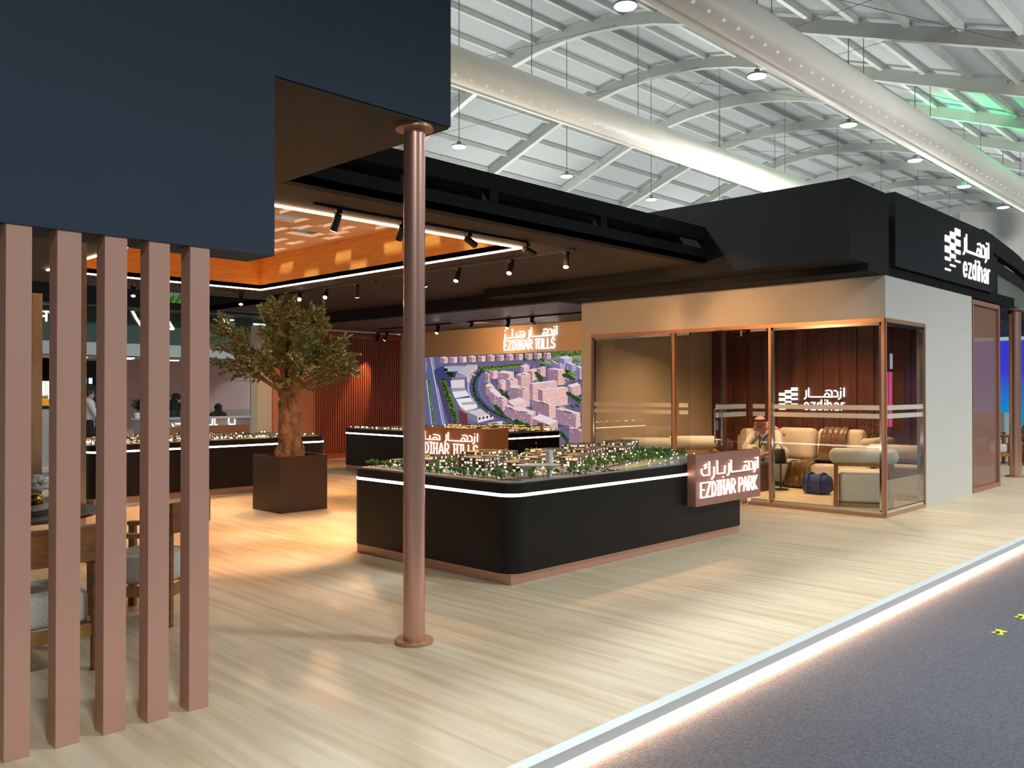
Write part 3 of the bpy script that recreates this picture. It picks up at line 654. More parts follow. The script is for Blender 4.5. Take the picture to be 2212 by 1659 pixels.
TM = [tree_mesh('model_tree') for _ in range(3)] + [tree_mesh('model_palm', True)]
# --- model 1
zt = .842
m1 = thing('scale_model', 'illuminated scale model of a park district with river and tan buildings', 'scale model', (6.87, 6.0, .835))
o = m1.location
b = MB(o); b.prism(rrect(T1[0] + .05, T1[1] - .05, T1[2] + .05, T1[3] - .05, .13, 8), .835, zt); b.build('site_board', SITE, m1)
b = MB(o); b.prism([(6.25, 4.935), (8.6, 4.935), (8.68, 5.0), (8.7, 5.42), (8.2, 5.28), (7.7, 5.17), (7.2, 5.08), (6.7, 5.0)], zt, zt + .003); b.build('river', WATER, m1)
b = MB(o); b.prism([(6.3, 4.99), (6.7, 5.005), (7.2, 5.085), (7.7, 5.175), (8.2, 5.285), (8.7, 5.43), (8.7, 5.6), (8.1, 5.5), (7.5, 5.33), (7.0, 5.22), (6.5, 5.1)], zt, zt + .004); b.build('river_bank', LAWN, m1)
b = MB(o)
for p, q, w in [((5.2, 4.97), (5.2, 7.0), .06), ((5.1, 5.12), (6.6, 5.14), .07), ((6.0, 5.15), (6.0, 6.95), .05), ((6.6, 5.2), (8.6, 5.85), .06), ((7.3, 5.5), (7.3, 6.95), .05), ((5.25, 6.75), (8.6, 6.8), .06)]: b.bar((*p, zt + .002), (*q, zt + .002), w, .002)
b.build('road', mat('model_road', (0.10, 0.10, 0.105), .8), m1)
BL = [(5.52, 6.46, .42, .3, .13, 0, 2), (5.72, 5.98, .34, .3, .15, .2, 0), (5.98, 6.28, .4, .32, .18, .1, 2), (5.86, 5.62, .36, .22, .12, .35, 0), (6.35, 6.45, .4, .3, .15, 0, 1), (6.42, 5.86, .36, .22, .12, 0, 0), (6.62, 5.62, .28, .24, .12, .25, 2),
      (6.95, 5.78, .3, .24, .12, .2, 0), (6.8, 6.3, .42, .3, .12, 0, 1), (7.22, 5.95, .26, .22, .15, .2, 0), (7.5, 6.1, .4, .26, .15, .15, 1), (7.85, 5.95, .3, .24, .15, .2, 0), (8.1, 6.12, .3, .26, .18, .2, 2), (8.42, 6.35, .4, .26, .18, .1, 0), (7.3, 6.6, .45, .26, .12, 0, 2), (8.0, 6.62, .45, .26, .15, 0, 0), (5.5, 6.9, .3, .12, .06, 0, 0), (6.9, 6.9, .4, .12, .06, 0, 0)]
for i, (x, y, w, d, h, rz, k) in enumerate(BL): building(m1, x, y, zt, w, d, h * .82, (WIN1, WIN2)[i % 2], rz, k)
b = MB(o)   # tree-like pavilion with two flared columns and a slim tower
for x, y in ((5.47, 5.16), (5.63, 5.02)):
    b.lathe([(.016, 0), (.016, .05), (.024, .07), (.05, .09), (.095, .105), (.1, .108), (.001, .112)], (x, y, zt), 14)
b.prism([(5.38, 5.12), (5.58, 4.95), (5.72, 5.02), (5.56, 5.25)], zt + .105, zt + .112); b.build('pavilion', PALE, m1)
b = MB(o); b.box(5.98, 6.03, 5.34, 5.39, zt, zt + .2); b.build('tower', PALE, m1)
rnd = random.Random(11)
spots = []
for k in range(26): spots.append((5.1 + rnd.uniform(-.02, .05), 5.1 + k * .075, 0))
for k in range(16): spots.append((5.12 + k * .075, 4.98 + rnd.uniform(-.01, .06), rnd.choice((0, 0, 3))))
for k in range(34): spots.append((6.45 + k * .066, 5.2 + k * .0105 + rnd.uniform(-.03, .06), 0))
for k in range(30): spots.append((6.6 + k * .07, 5.38 + k * .012 + rnd.uniform(-.03, .06), 0))
for k in range(22): spots.append((5.2 + rnd.uniform(0, .9), 5.2 + rnd.uniform(0, .3), rnd.choice((0, 3))))
for k in range(26): spots.append((8.62 + rnd.uniform(-.12, .05), 5.6 + k * .055, 0))
spots = [s for s in spots if not any(abs(s[0] - q[0]) < q[2] / 2 + .01 and abs(s[1] - q[1]) < q[3] / 2 + .01 for q in BL)]
spots.sort(key=lambda s: s[0] + s[1]); TS = MB(o)
for i, (x, y, p) in enumerate(spots):
    me = TM[3] if p == 3 else TM[i % 3]; s = rnd.uniform(1.0, 1.5); a = rnd.uniform(0, 6)
    if i < 98:
        c = bpy.data.objects.new('model_tree', me); COL.objects.link(c); c.parent = m1; c.location = Vector((x, y, zt + .003)) - o; c.scale = (s, s, s); c.rotation_euler = (0, 0, a)
    else:
        M = Matrix.Translation((x, y, zt + .003)) @ Matrix.Rotation(a, 4, 'Z') @ Matrix.Scale(s, 4); TS.cur = 0; TS.add([M @ v.co for v in me.vertices], [tuple(f.vertices) for f in me.polygons])
for k in range(160):
    x, y = rnd.uniform(5.1, 8.65), rnd.uniform(5.5, 7.0)
    if any(abs(x - q[0]) < q[2] / 2 + .02 and abs(y - q[1]) < q[3] / 2 + .02 for q in BL): continue
    M = Matrix.Translation((x, y, zt + .003)) @ Matrix.Scale(rnd.uniform(1.0, 1.6), 4); me = TM[k % 4]; TS.add([M @ v.co for v in me.vertices], [tuple(f.vertices) for f in me.polygons])
q = TS.build('model_trees_behind', TREE_G, m1); q['kind'] = 'stuff'
CARM = [mat('model_car_white', (.7, .7, .7), .4), mat('model_car_black', (.03, .03, .03), .3)]
cb = MB((0, 0, 0)); cb.rbox(-.022, .022, -.009, .009, .001, .009, .003, 1); cb.rbox(-.012, .01, -.008, .008, .008, .014, .003, 1); cbo = cb.build('model_car', CARM[0]); cme = cbo.data; bpy.data.objects.remove(cbo)
cme2 = cme.copy(); cme2.materials[0] = CARM[1]
for r in range(3):
    for k in range(22):
        c = bpy.data.objects.new('model_car', cme if rnd.random() < .6 else cme2); COL.objects.link(c); c.parent = m1
        c.location = Vector((5.85 + k * .032 + r * .01, 4.965 + r * .055, zt + .003)) - o; c.rotation_euler = (0, 0, PI / 2 + rnd.uniform(-.08, .08)); c.scale = (.85, .85, .85)
b = MB(o)
for k in range(260):
    x, y = rnd.uniform(5.08, 8.65), rnd.uniform(5.0, 7.0); b.blob((x, y, zt + rnd.uniform(.012, .06)), .0048, .0048, .0048, 1)
q = b.build('street_lights', DOT, m1); q['kind'] = 'stuff'
# --- models 2 and 3
def small_model(root, T, n, hmax, mt, seed, dots):
    rnd = random.Random(seed); o = root.location
    b = MB(o); b.prism(rrect(T[0] + .06, T[1] - .06, T[2] + .06, T[3] - .06, .12, 6), .835, .842); b.build('site_board', SITE, root)
    nx = max(2, int((T[1] - T[0]) / .34)); ny = max(2, int((T[3] - T[2]) / .34)); k = 0
    for i in range(nx):
        for j in range(ny):
            x = T[0] + .22 + (T[1] - T[0] - .44) * i / (nx - 1); y = T[2] + .25 + (T[3] - T[2] - .5) * j / (ny - 1)
            if rnd.random() < .22 or k >= n or (seed == 9 and y > 12.7): continue
            building(root, x, y, .842, rnd.uniform(.16, .27), rnd.uniform(.14, .25), rnd.uniform(.05, hmax), mt, 0, rnd.choice((0, 1, 2))); k += 1
    b = MB(o)
    for k in range(dots): b.blob((rnd.uniform(T[0] + .1, T[1] - .1), rnd.choice((T[2] + rnd.uniform(.08, .2), rnd.uniform(T[2] + .1, T[3] - .1))), .842 + rnd.uniform(.005, .03)), .02, .02, .015, 1, .2)
    q = b.build('shrubs', TREE_G, root); q['kind'] = 'stuff'
    b = MB(o)
    for k in range(dots):
        u = rnd.random(); x, y = (T[0] + rnd.uniform(.07, .14), rnd.uniform(T[2] + .1, T[3] - .1)) if u < .3 else (rnd.uniform(T[0] + .1, T[1] - .1), T[2] + rnd.uniform(.07, .16)) if u < .7 else (rnd.uniform(T[0] + .1, T[1] - .1), rnd.uniform(T[2] + .1, T[3] - .1))
        b.blob((x, y, .842 + rnd.uniform(.02, .035)), .009, .009, .009, 1)
    q = b.build('street_lights', DOT, root); q['kind'] = 'stuff'
m2 = thing('scale_model', 'low brightly dotted scale model of a town on the back left table', 'scale model', (6.33, 13.3, .835)); small_model(m2, T2, 30, .07, WIN2, 5, 140)
m3 = thing('scale_model', 'glowing gold scale model behind the orange hills sign', 'scale model', (11.27, 12.7, .835)); small_model(m3, T3, 46, .11, WIN3, 9, 110)
b = MB(m3.location); b.prism([(10.9, 10.8), (11.75, 10.8), (11.6, 11.3), (11.0, 11.3)], .842, .87); b.prism([(10.95, 10.85), (11.7, 10.85), (11.55, 11.2), (11.05, 11.2)], .87, .885); b.build('mall_block', mat('model_mall', (.42, .24, .16), .6), m3)
b = MB((12.0, 10.95, .842)); b.box(11.97, 12.03, 10.9, 11.0, .842, .985); tag(b.build('card_stand', mat('pink_card', (.5, .24, .2), .6)), 'small terracotta card stand on the table before the screen', 'stand')
b = MB((6.9, 13.9, .842)); b.box(6.0, 7.6, 13.9, 14.1, .842, 1.0); tag(b.build('copper_planter_rim', COPPER_TRIM), 'long low copper box at the rear of the back left table', 'box')
# door knobs and door lines of table 3
b = MB(t3.location)
for x, z in ((11.5, .55), (11.62, .55), (11.61, .63)): b.blob((x, 10.705, z), .018, .018, .018, 2)
b.build('knob', CHROME, t3, smooth=True)
b = MB(t3.location)
for x in (11.1, 11.56, 12.0): b.box(x, x + .006, 10.716, 10.722, .2, .7)
b.build('door_gap', BLACK, t3)
# sign boards on the tables
def sign_board(root, x0, x1, y0, y1, nm, m): b = MB(root.location); b.box(x0, x1, y0, y1, .41, .94); return b.build(nm, m, root, bevel=.002)
s1 = sign_board(t1, 7.575, 8.92, 4.765, 4.868, 'sign_board', COPPER_BOX)
def lettering(sb, root, parts, rim=True):
    for nm, dep, dw, m_ in (('letter_halo', .006, .005, RIM), ('lettering', .02, 0, LETTER)):
        b = MB(root.location)
        for f in parts: f(b, dep, dw)
        q = b.build(nm, m_, sb)
U, V = (1, 0, 0), (0, 0, 1)
lettering(s1, t1, [lambda b, d, w: strokes(b, AR_PARK, (7.65, 4.763, .725), U, V, .135, .0125 + w, d, 1.95), lambda b, d, w: strokes(b, AR_EZ, (8.17, 4.763, .725), U, V, .135, .0125 + w, d, 1.1),
                   lambda b, d, w: word(b, 'EZDIHAR PARK', UP, (7.65, 4.763, .5), U, V, .15, .0135 + w, d, 1.19)])
s3 = sign_board(t3, 10.15, 10.7, 10.516, 10.72, 'sign_board', mat('orange_board', (.62, .25, .09), .5)); 
b = MB(t3.location); b.box(10.1, 10.149, 10.516, 12.45, .41, .94); s3b = b.build('sign_board', MATS['orange_board'], t3)
U = (0, -1, 0)
lettering(s3b, t3, [lambda b, d, w: strokes(b, AR_HILLS, (10.098, 12.32, .72), U, V, .15, .015 + w, d, 2.1), lambda b, d, w: strokes(b, AR_EZ, (10.098, 11.52, .72), U, V, .15, .015 + w, d, 1.28),
                    lambda b, d, w: word(b, 'EZDIHAR HILLS', UP, (10.098, 12.36, .47), U, V, .19, .017 + w, d, 1.74)])
t = thing('wall_sign', 'white lit lettering on the sand wall above the big screen', 'sign', (13.48, 12.6, 2.7))
for nm, dep, dw, m_ in (('letter_halo', .006, .008, RIM), ('lettering', .03, 0, LETTER)):
    b = MB(t.location); strokes(b, AR_HILLS, (13.498, 13.38, 2.765), U, V, .2, .021 + dw, dep, 1.45); strokes(b, AR_EZ, (13.498, 12.67, 2.765), U, V, .2, .021 + dw, dep, .93)
    word(b, 'EZDIHAR HILLS', UP, (13.498, 13.38, 2.5), U, V, .2, .021 + dw, dep, 1.52); b.build(nm, m_, t)

# ================================================================== picture on the big screen
F_, CX_, CY_ = 1850.0, 1106.0, 829.5
yw, pt = math.radians(44.27), math.radians(.45)
fw = Vector((math.cos(yw) * math.cos(pt), math.sin(yw) * math.cos(pt), math.sin(pt))); rt = fw.cross(Vector((0, 0, 1))).normalized(); up_ = rt.cross(fw)
def onscreen(x, y):
    d = fw * F_ + rt * (x - CX_) - up_ * (y - CY_); k = XW / d.x
    return Vector((XW, d.y * k, 1.6 + d.z * k))
SC = MB((XW - .02, 13, 1.3)); SCC = []
lay = [0]
def poly(pts, col, jit=0.0):
    lay[0] += 1; off = -.004 - lay[0] * 2.2e-5
    vs = [onscreen(*p) + Vector((off, 0, 0)) for p in pts]
    vs = [Vector((v.x, min(max(v.y, 9.12), 16.96), min(max(v.z, .35), 2.415))) for v in vs]
    SC.add(vs, [tuple(range(len(vs)))]); c = rgb(col) if isinstance(col, str) else col
    k = 1 + random.uniform(-jit, jit); SCC.append(tuple(q * k for q in c[:3]) + (1,))
A = lambda x, y: (860 + x / 5.183, 680 + y / 5.183)
Bz = lambda x, y: (1050 + x / 8.295, 760 + y / 8.295)
def pA(pts, col): poly([A(*p) for p in pts], col)
def strip(pts, w, col, f=A):
    for (x0, y0), (x1, y1) in zip(pts, pts[1:]):
        L_ = math.hypot(x1 - x0, y1 - y0); nx_, ny_ = -(y1 - y0) / L_ * w / 2, (x1 - x0) / L_ * w / 2
        poly([f(x0 + nx_, y0 + ny_), f(x1 + nx_, y1 + ny_), f(x1 - nx_, y1 - ny_), f(x0 - nx_, y0 - ny_)], col)
def blobs(pts, r, col, n=3, f=A):
    for x, y in pts:
        for _ in range(n):
            a = random.uniform(-r, r) * .7; c = random.uniform(-r, r) * .7; s = r * random.uniform(.4, .8)
            poly([f(x + a + s * math.cos(t * PI / 3), y + c + s * math.sin(t * PI / 3)) for t in range(6)], col, .4)
def along(pts, n):
    out = []
    for i in range(n):
        t = i / (n - 1) * (len(pts) - 1); k = min(int(t), len(pts) - 2); u = t - k; out.append((pts[k][0] + (pts[k + 1][0] - pts[k][0]) * u, pts[k][1] + (pts[k + 1][1] - pts[k][1]) * u))
    return out
pA([(-600, 380), (2300, 380), (2300, 2400), (-600, 2400)], '#6E6486')
pA([(-600, 400), (430, 480), (760, 1300), (900, 2000), (-600, 2000)], '#5F6288')
pA([(-100, 480), (310, 480), (330, 560), (320, 640), (-100, 640)], '#8084A6')
strip([(365, 470), (500, 1210), (620, 1800)], 12, '#C9C4D6'); strip([(385, 470), (520, 1210), (640, 1800)], 6, '#D6D0DC')
strip([(430, 640), (600, 1230), (700, 1700)], 60, '#4A4468'); strip([(320, 730), (378, 1230)], 10, '#B9C2E2'); strip([(338, 720), (400, 1230)], 22, '#3C5324')
blobs(along([(340, 730), (405, 1220)], 26), 10, '#7E9A3C', 2)
pA([(400, 620), (520, 560), (780, 600), (620, 800), (520, 830)], '#3F4270')
pA([(515, 575), (745, 570), (700, 630), (530, 640)], '#A9AEC4'); pA([(515, 600), (555, 600), (555, 632), (515, 632)], '#15141C')
blobs(along([(560, 650), (620, 690)], 6), 22, '#1E2B16', 3)
pA([(655, 650), (770, 560), (888, 558), (770, 690)], '#BDB6BC'); pA([(650, 660), (770, 690), (745, 720), (640, 710)], '#8F92B8'); pA([(770, 690), (888, 558), (892, 690), (775, 760)], '#D8C4CB'); pA([(790, 690), (876, 600), (876, 620), (800, 700)], '#C9825A')
pA([(600, 700), (745, 700), (740, 745), (610, 760)], '#8A7C76'); pA([(588, 735), (745, 725), (750, 830), (598, 820)], '#DCD3E4'); pA([(598, 820), (750, 815), (770, 850), (610, 865)], '#A8988E')
pA([(608, 862), (765, 848), (800, 905), (640, 935)], '#DDE4F4'); pA([(640, 935), (800, 905), (800, 925), (645, 948)], '#57404A')
pA([(648, 942), (830, 925), (888, 990), (888, 1045), (760, 1075), (690, 1020)], '#EAE6F2'); pA([(710, 985), (850, 970), (870, 1000), (720, 1010)], '#B3A79E'); pA([(690, 1020), (760, 1075), (880, 1050), (770, 1110), (700, 1060)], '#9E948F')
pA([(680, 1060), (780, 1110), (780, 1230), (690, 1230)], '#6A3A40'); pA([(775, 1085), (945, 1045), (1070, 1105), (890, 1140)], '#CFC4C8'); pA([(775, 1085), (890, 1140), (890, 1210), (780, 1170)], '#7C7C98'); pA([(890, 1140), (1070, 1105), (1072, 1165), (895, 1210)], '#E6DCDE')
for k in range(4): pA([(905 + k * 42, 1150 - k * 8), (925 + k * 42, 1146 - k * 8), (925 + k * 42, 1172 - k * 8), (905 + k * 42, 1176 - k * 8)], '#2A2226')
pA([(1000, 1215), (1220, 1180), (1440, 1290), (1180, 1250)], '#D5D2E4')
CV = [(930, 640), (880, 690), (850, 760), (850, 840), (875, 920), (940, 1000), (1030, 1070), (1150, 1130), (1330, 1210), (1500, 1290)]
strip(CV, 95, '#565375'); strip([(x + 60, y - 10) for x, y in CV], 22, '#7A6CA0'); strip([(x - 60, y + 5) for x, y in CV[1:6]], 18, '#B7B2CC')
blobs(along(CV, 44), 17, '#1C3A18', 3); blobs(along([(500, 730), (560, 880), (600, 1010), (650, 1180)], 40), 28, '#5C7A24', 3); blobs(along([(500, 740), (650, 1190)], 24), 22, '#2C3F16', 2)
pA([(895, 590), (1400, 545), (1430, 575), (960, 630)], '#6B8F2E'); pA([(1600, 520), (1800, 500), (1800, 560), (1620, 560)], '#6F9A2C'); pA([(1880, 600), (2100, 600), (2100, 700), (1880, 690)], '#5F8528'); pA([(1650, 430), (2060, 400), (2060, 560), (1900, 520)], '#8A9A62')
blobs(along([(1660, 450), (2050, 430)], 16), 26, '#4E6A30', 3); blobs(along([(1900, 540), (2050, 520)], 8), 24, '#6B7A44', 3); strip([(1650, 500), (2060, 470)], 12, '#9A94A8'); blobs(along([(900, 600), (1400, 560)], 30), 14, '#2E4A1C', 2); blobs(along([(680, 500), (1700, 450)], 46), 26, '#3C5222', 3)
CC = ('#A37F93', '#EBBDB7', '#E8D5D8'); CL = ('#8378A4', '#BDB2D6', '#D2CAE4')
def bldg(x0, y0, x1, y1, x2, y2, h, c=CC, f=Bz):
    poly([f(x0, y0), f(x1, y1), f(x1, y1 + h), f(x0, y0 + h)], c[0], .12); poly([f(x1, y1), f(x2, y2), f(x2, y2 + h), f(x1, y1 + h)], c[1], .12)
    poly([f(x0, y0), f(x1, y1), f(x2, y2), f(x0 + x2 - x1, y0 + y2 - y1)], c[2], .1)
    poly([f(x0 + (x2 - x0) * .25, (y0 + y1) / 2 - 4), f(x0 + (x2 - x0) * .6, (y1 + y2) / 2 - 4), f(x0 + (x2 - x0) * .7, (y1 + y2) / 2 - 16), f(x0 + (x2 - x0) * .35, (y0 + y1) / 2 - 18)], random.choice(('#7C5640', '#D8CCD8', '#5A5060')))
    for (xa, ya, xb, yb), col in (((x0, y0, x1, y1), '#6C5470'), ((x1, y1, x2, y2), '#A2737A')):
        n = int(abs(xb - xa) / 27); rows = int(h / 34)
        for i in range(n):
            for j in range(rows):
                if random.random() < .15: continue
                u = (i + .35) / n; x = xa + (xb - xa) * u; y = ya + (yb - ya) * u + 14 + j * 34
                poly([f(x, y), f(x + 7, y), f(x + 7, y + 19), f(x, y + 19)], col if random.random() < .93 else '#FFE9C4', .3)
for x in range(480, 1700, 105):
    y = 480 - (x - 480) * .045; bldg(x, y, x + 45, y + 8, x + 85, y, 58, CC, A)
random.seed(4)
for yy in range(150, 1500, 62):
    for xx in range(int(-60 + max(0, yy - 500) * .55), 1800, 95):
        if random.random() < .45: continue
        x, y = xx + random.uniform(-30, 30), yy + random.uniform(-20, 20)
        if y < 320 and x < 620: continue
        if random.random() < .4: blobs([(x, y), (x + 30, y + 12)], 26, random.choice(('#2F4A20', '#47602A', '#24381C')), 3, Bz)
        else: strip([(x, y), (x + 110, y + 50)], random.uniform(14, 34), random.choice(('#8E7FA6', '#A592A8', '#57507A', '#B59CAB')), Bz)
for q in [(1310, 100, 1420, 130, 1560, 100, 130, CL), (1180, 150, 1340, 190, 1430, 250, 120, CL), (1440, 190, 1560, 240, 1640, 230, 110, CL), (1640, 250, 1700, 300, 1760, 290, 200, CL), (640, 250, 700, 290, 800, 260, 90), (230, 370, 430, 395, 520, 360, 130), (0, 380, 60, 420, 90, 400, 140), (80, 350, 150, 360, 230, 340, 130), (770, 350, 850, 350, 930, 300, 190),
          (940, 300, 1000, 310, 1090, 270, 170), (560, 400, 650, 440, 820, 400, 250), (1130, 300, 1310, 330, 1430, 320, 270), (240, 530, 300, 560, 380, 520, 160), (390, 480, 460, 520, 590, 500, 190), (440, 640, 580, 650, 640, 600, 200), (800, 560, 860, 580, 1300, 530, 310), (580, 640, 680, 690, 810, 680, 300), (1490, 600, 1560, 640, 1720, 590, 180),
          (960, 670, 1040, 690, 1490, 640, 310), (20, 600, 100, 680, 180, 630, 150), (90, 690, 190, 780, 280, 740, 190), (200, 780, 330, 880, 410, 830, 190), (410, 880, 520, 960, 750, 890, 150), (860, 860, 1160, 950, 1280, 960, 230), (370, 960, 530, 1050, 600, 1040, 170), (1280, 1020, 1640, 1120, 1720, 1090, 250), (520, 1030, 840, 1130, 920, 1070, 190), (1520, 1360, 1742, 1420, 1780, 1400, 250), (860, 1190, 1180, 1310, 1320, 1230, 150)]:
    bldg(*q)
random.seed(19)
for c, n in (([(1500, 740), (1700, 880)], 14), ([(300, 700), (420, 800)], 8), ([(930, 400), (1040, 480)], 8), ([(1440, 420), (1600, 480)], 10), ([(200, 980), (330, 1080)], 8), ([(1380, 1450), (1500, 1600)], 12), ([(560, 1230), (820, 1330)], 10)): blobs(along(c, n), 34, '#2F4A20', 4, Bz)
m = bpy.data.materials.new('screen_picture'); m.use_nodes = True; nt = m.node_tree; nt.nodes.clear()
at_ = nt.nodes.new('ShaderNodeVertexColor'); at_.layer_name = 'Col'; em = nt.nodes.new('ShaderNodeEmission'); em.inputs[1].default_value = .95; ou = nt.nodes.new('ShaderNodeOutputMaterial')
nt.links.new(at_.outputs[0], em.inputs[0]); nt.links.new(em.outputs[0], ou.inputs[0])
t = thing('video_screen', 'wide wall screen showing an aerial view of pink apartment blocks and roads', 'screen', (XW - .02, 13, 1.3))
me = bpy.data.meshes.new('picture'); me.from_pydata(SC.v, [], SC.f); me.materials.append(m); ca = me.color_attributes.new('Col', 'FLOAT_COLOR', 'CORNER')
for f in me.polygons:
    for li in f.loop_indices: ca.data[li].color = SCC[f.index]
o = bpy.data.objects.new('picture', me); COL.objects.link(o); o.parent = t
b = MB(t.location); b.box(XW - .003, XW + .03, 9.1, 16.97, .33, 2.42); b.build('screen_body', BLACKM, t)

# ================================================================== olive tree in planter
PX0, PX1, PY0, PY1 = 5.87, 6.585, 9.925, 10.63
t = thing('square_planter', 'square dark brown planter holding the olive tree', 'planter', ((PX0 + PX1) / 2, (PY0 + PY1) / 2, 0))
b = MB(t.location); w = .02
b.box(PX0, PX1, PY0, PY0 + w, 0, .735); b.box(PX0, PX1, PY1 - w, PY1, 0, .735); b.box(PX0, PX0 + w, PY0 + w, PY1 - w, 0, .735); b.box(PX1 - w, PX1, PY0 + w, PY1 - w, 0, .735)
b.build('box', mat('planter_metal', (.045, .028, .02), .42, .2), t)
b = MB(t.location); b.box(PX0 + w, PX1 - w, PY0 + w, PY1 - w, .4, .68); b.build('soil', mat('soil', (.02, .012, .008), .9, bump=1, scale=40), t)
cx_, cy_ = 6.22, 10.27
tr = thing('olive_tree', 'olive tree with thick gnarled trunk growing in the dark brown planter', 'tree', (cx_, cy_, .68))
BARK = mat('olive_bark', (.25, .15, .085), .85, noise=.55, scale=14, bump=1.0, stretch=(1, 1, .45))
rnd = random.Random(21); b = MB(tr.location)
for s in range(7):
    a0 = s * 2 * PI / 7; pts = []; rs = []
    for k in range(15):
        z = .64 + 1.08 * k / 14; a = a0 + k * .11 + .35 * math.sin(k * .7 + s); f = k / 14
        R = .075 * (1 - f) ** 2.2 + .055 + .035 * f + .012 * math.sin(k * 1.3 + s * 2); pts.append((cx_ + R * math.cos(a), cy_ + R * math.sin(a), z)); rs.append((.072 - .012 * f) * (1 + .22 * math.sin(k * 1.9 + s * 1.7)))
    b.tube(pts, rs, 12)
b.tube([(cx_, cy_, .62), (cx_, cy_, 1.6)], .1, 10)
for k in range(26):
    a = rnd.uniform(0, 2 * PI); z = rnd.uniform(.7, 1.6); R = .095 + .06 * max(0, 1 - (z - .66) * 3); b.blob((cx_ + R * math.cos(a), cy_ + R * math.sin(a), z), .035, .035, rnd.uniform(.04, .09), 2, .12)
for k in range(10):
    a = k * .63; b.tube([(cx_ + .09 * math.cos(a), cy_ + .09 * math.sin(a), .82), (cx_ + .15 * math.cos(a), cy_ + .15 * math.sin(a), .70), (cx_ + .21 * math.cos(a), cy_ + .21 * math.sin(a), .66)], [.05, .045, .03], 8)
tk = b.build('trunk', BARK, tr, smooth=True)
tx = bpy.data.textures.new('bark_noise', 'CLOUDS'); tx.noise_scale = .06; tx.noise_depth = 3
rm = tk.modifiers.new('remesh', 'REMESH'); rm.mode = 'VOXEL'; rm.voxel_size = .012; rm.use_smooth_shade = True
dm = tk.modifiers.new('bark', 'DISPLACE'); dm.texture = tx; dm.strength = .045; dm.mid_level = .5; dm.texture_coords = 'LOCAL'
# branches and leaves
br = MB(tr.location); LV = MB(tr.location)
def leaf(p, d):
    d = Vector(d).normalized(); L_ = rnd.uniform(.05, .085); wd = L_ * .13
    s = d.cross(Vector((rnd.uniform(-1, 1), rnd.uniform(-1, 1), rnd.uniform(-.3, 1)))).normalized(); n = d.cross(s)
    p = Vector(p); LV.cur = 1 if rnd.random() < .28 else (2 if rnd.random() < .45 else 0)
    q = [p, p + d * L_ * .35 + s * wd, p + d * L_ * .75 + s * wd * .8, p + d * L_, p + d * L_ * .75 - s * wd * .8, p + d * L_ * .35 - s * wd, p + d * L_ * .5 + n * wd * .35]
    LV.add(q, [(0, 1, 2, 6), (6, 2, 3), (0, 6, 4, 5), (6, 3, 4)])
def twig(p, d, L_, dens):
    d = Vector(d).normalized(); pts = [Vector(p)]; n = 6
    for k in range(n):
        d = (d + Vector((rnd.uniform(-.14, .14), rnd.uniform(-.14, .14), rnd.uniform(-.12, .06)))).normalized(); pts.append(pts[-1] + d * L_ / n)
    br.tube(pts, [.0045 - .0005 * k for k in range(n + 1)], 5)
    m_ = int(dens * L_ / .0042)
    for k in range(m_):
        f = rnd.uniform(.12, 1) * n; i = min(int(f), n - 1); q = pts[i].lerp(pts[i + 1], f - i); dd = (pts[i + 1] - pts[i]).normalized()
        leaf(q, dd * .9 + Vector((rnd.uniform(-1, 1), rnd.uniform(-1, 1), rnd.uniform(-1, .9))) * .75)
side = Vector((math.sin(yw), -math.cos(yw), 0))
mains = []
for k in range(30):
    a = k * 2.399 + .3; el = (k % 5) / 4.0
    out = .95 - .55 * el; d = Vector((math.cos(a) * out, math.sin(a) * out, .42 + .95 * el + rnd.uniform(-.1, .1))); mains.append(d.normalized())
for i, d in enumerate(mains):
    L_ = rnd.uniform(.84, 1.0) * (1.12 if d.z > .6 else 1.0) * (1.0 - .16 * max(0, d.dot(side))); p = Vector((cx_, cy_, 1.5)) - side * .04 + Vector((d.x, d.y, 0)) * .1 + Vector((0, 0, rnd.uniform(0, .2)))
    pts = [p]; n = 9; dd = d.copy()
    for k in range(n):
        dd = (dd + Vector((rnd.uniform(-.09, .09), rnd.uniform(-.09, .09), rnd.uniform(-.09, .05)))).normalized(); pts.append(pts[-1] + dd * L_ / n)
    br.tube(pts, [.024 - .0021 * k for k in range(n + 1)], 7)
    for k in range(3, n + 1):
        for _ in range(2 if k < n else 3):
            v = (pts[k] - pts[k - 1]).normalized(); r = Vector((rnd.uniform(-1, 1), rnd.uniform(-1, 1), rnd.uniform(-.8, .7)))
            twig(pts[k], v * .9 + r * .75, rnd.uniform(.16, .32), .62 if k > 4 else .4)
br.build('branches', mat('olive_branch', (.20, .10, .05), .8), tr, smooth=True)
LV.build('foliage', [mat('olive_leaf', (.20, .24, .06), .5), mat('olive_leaf_pale', (.46, .39, .18), .5), mat('olive_leaf_dark', (.08, .13, .045), .45)], tr)

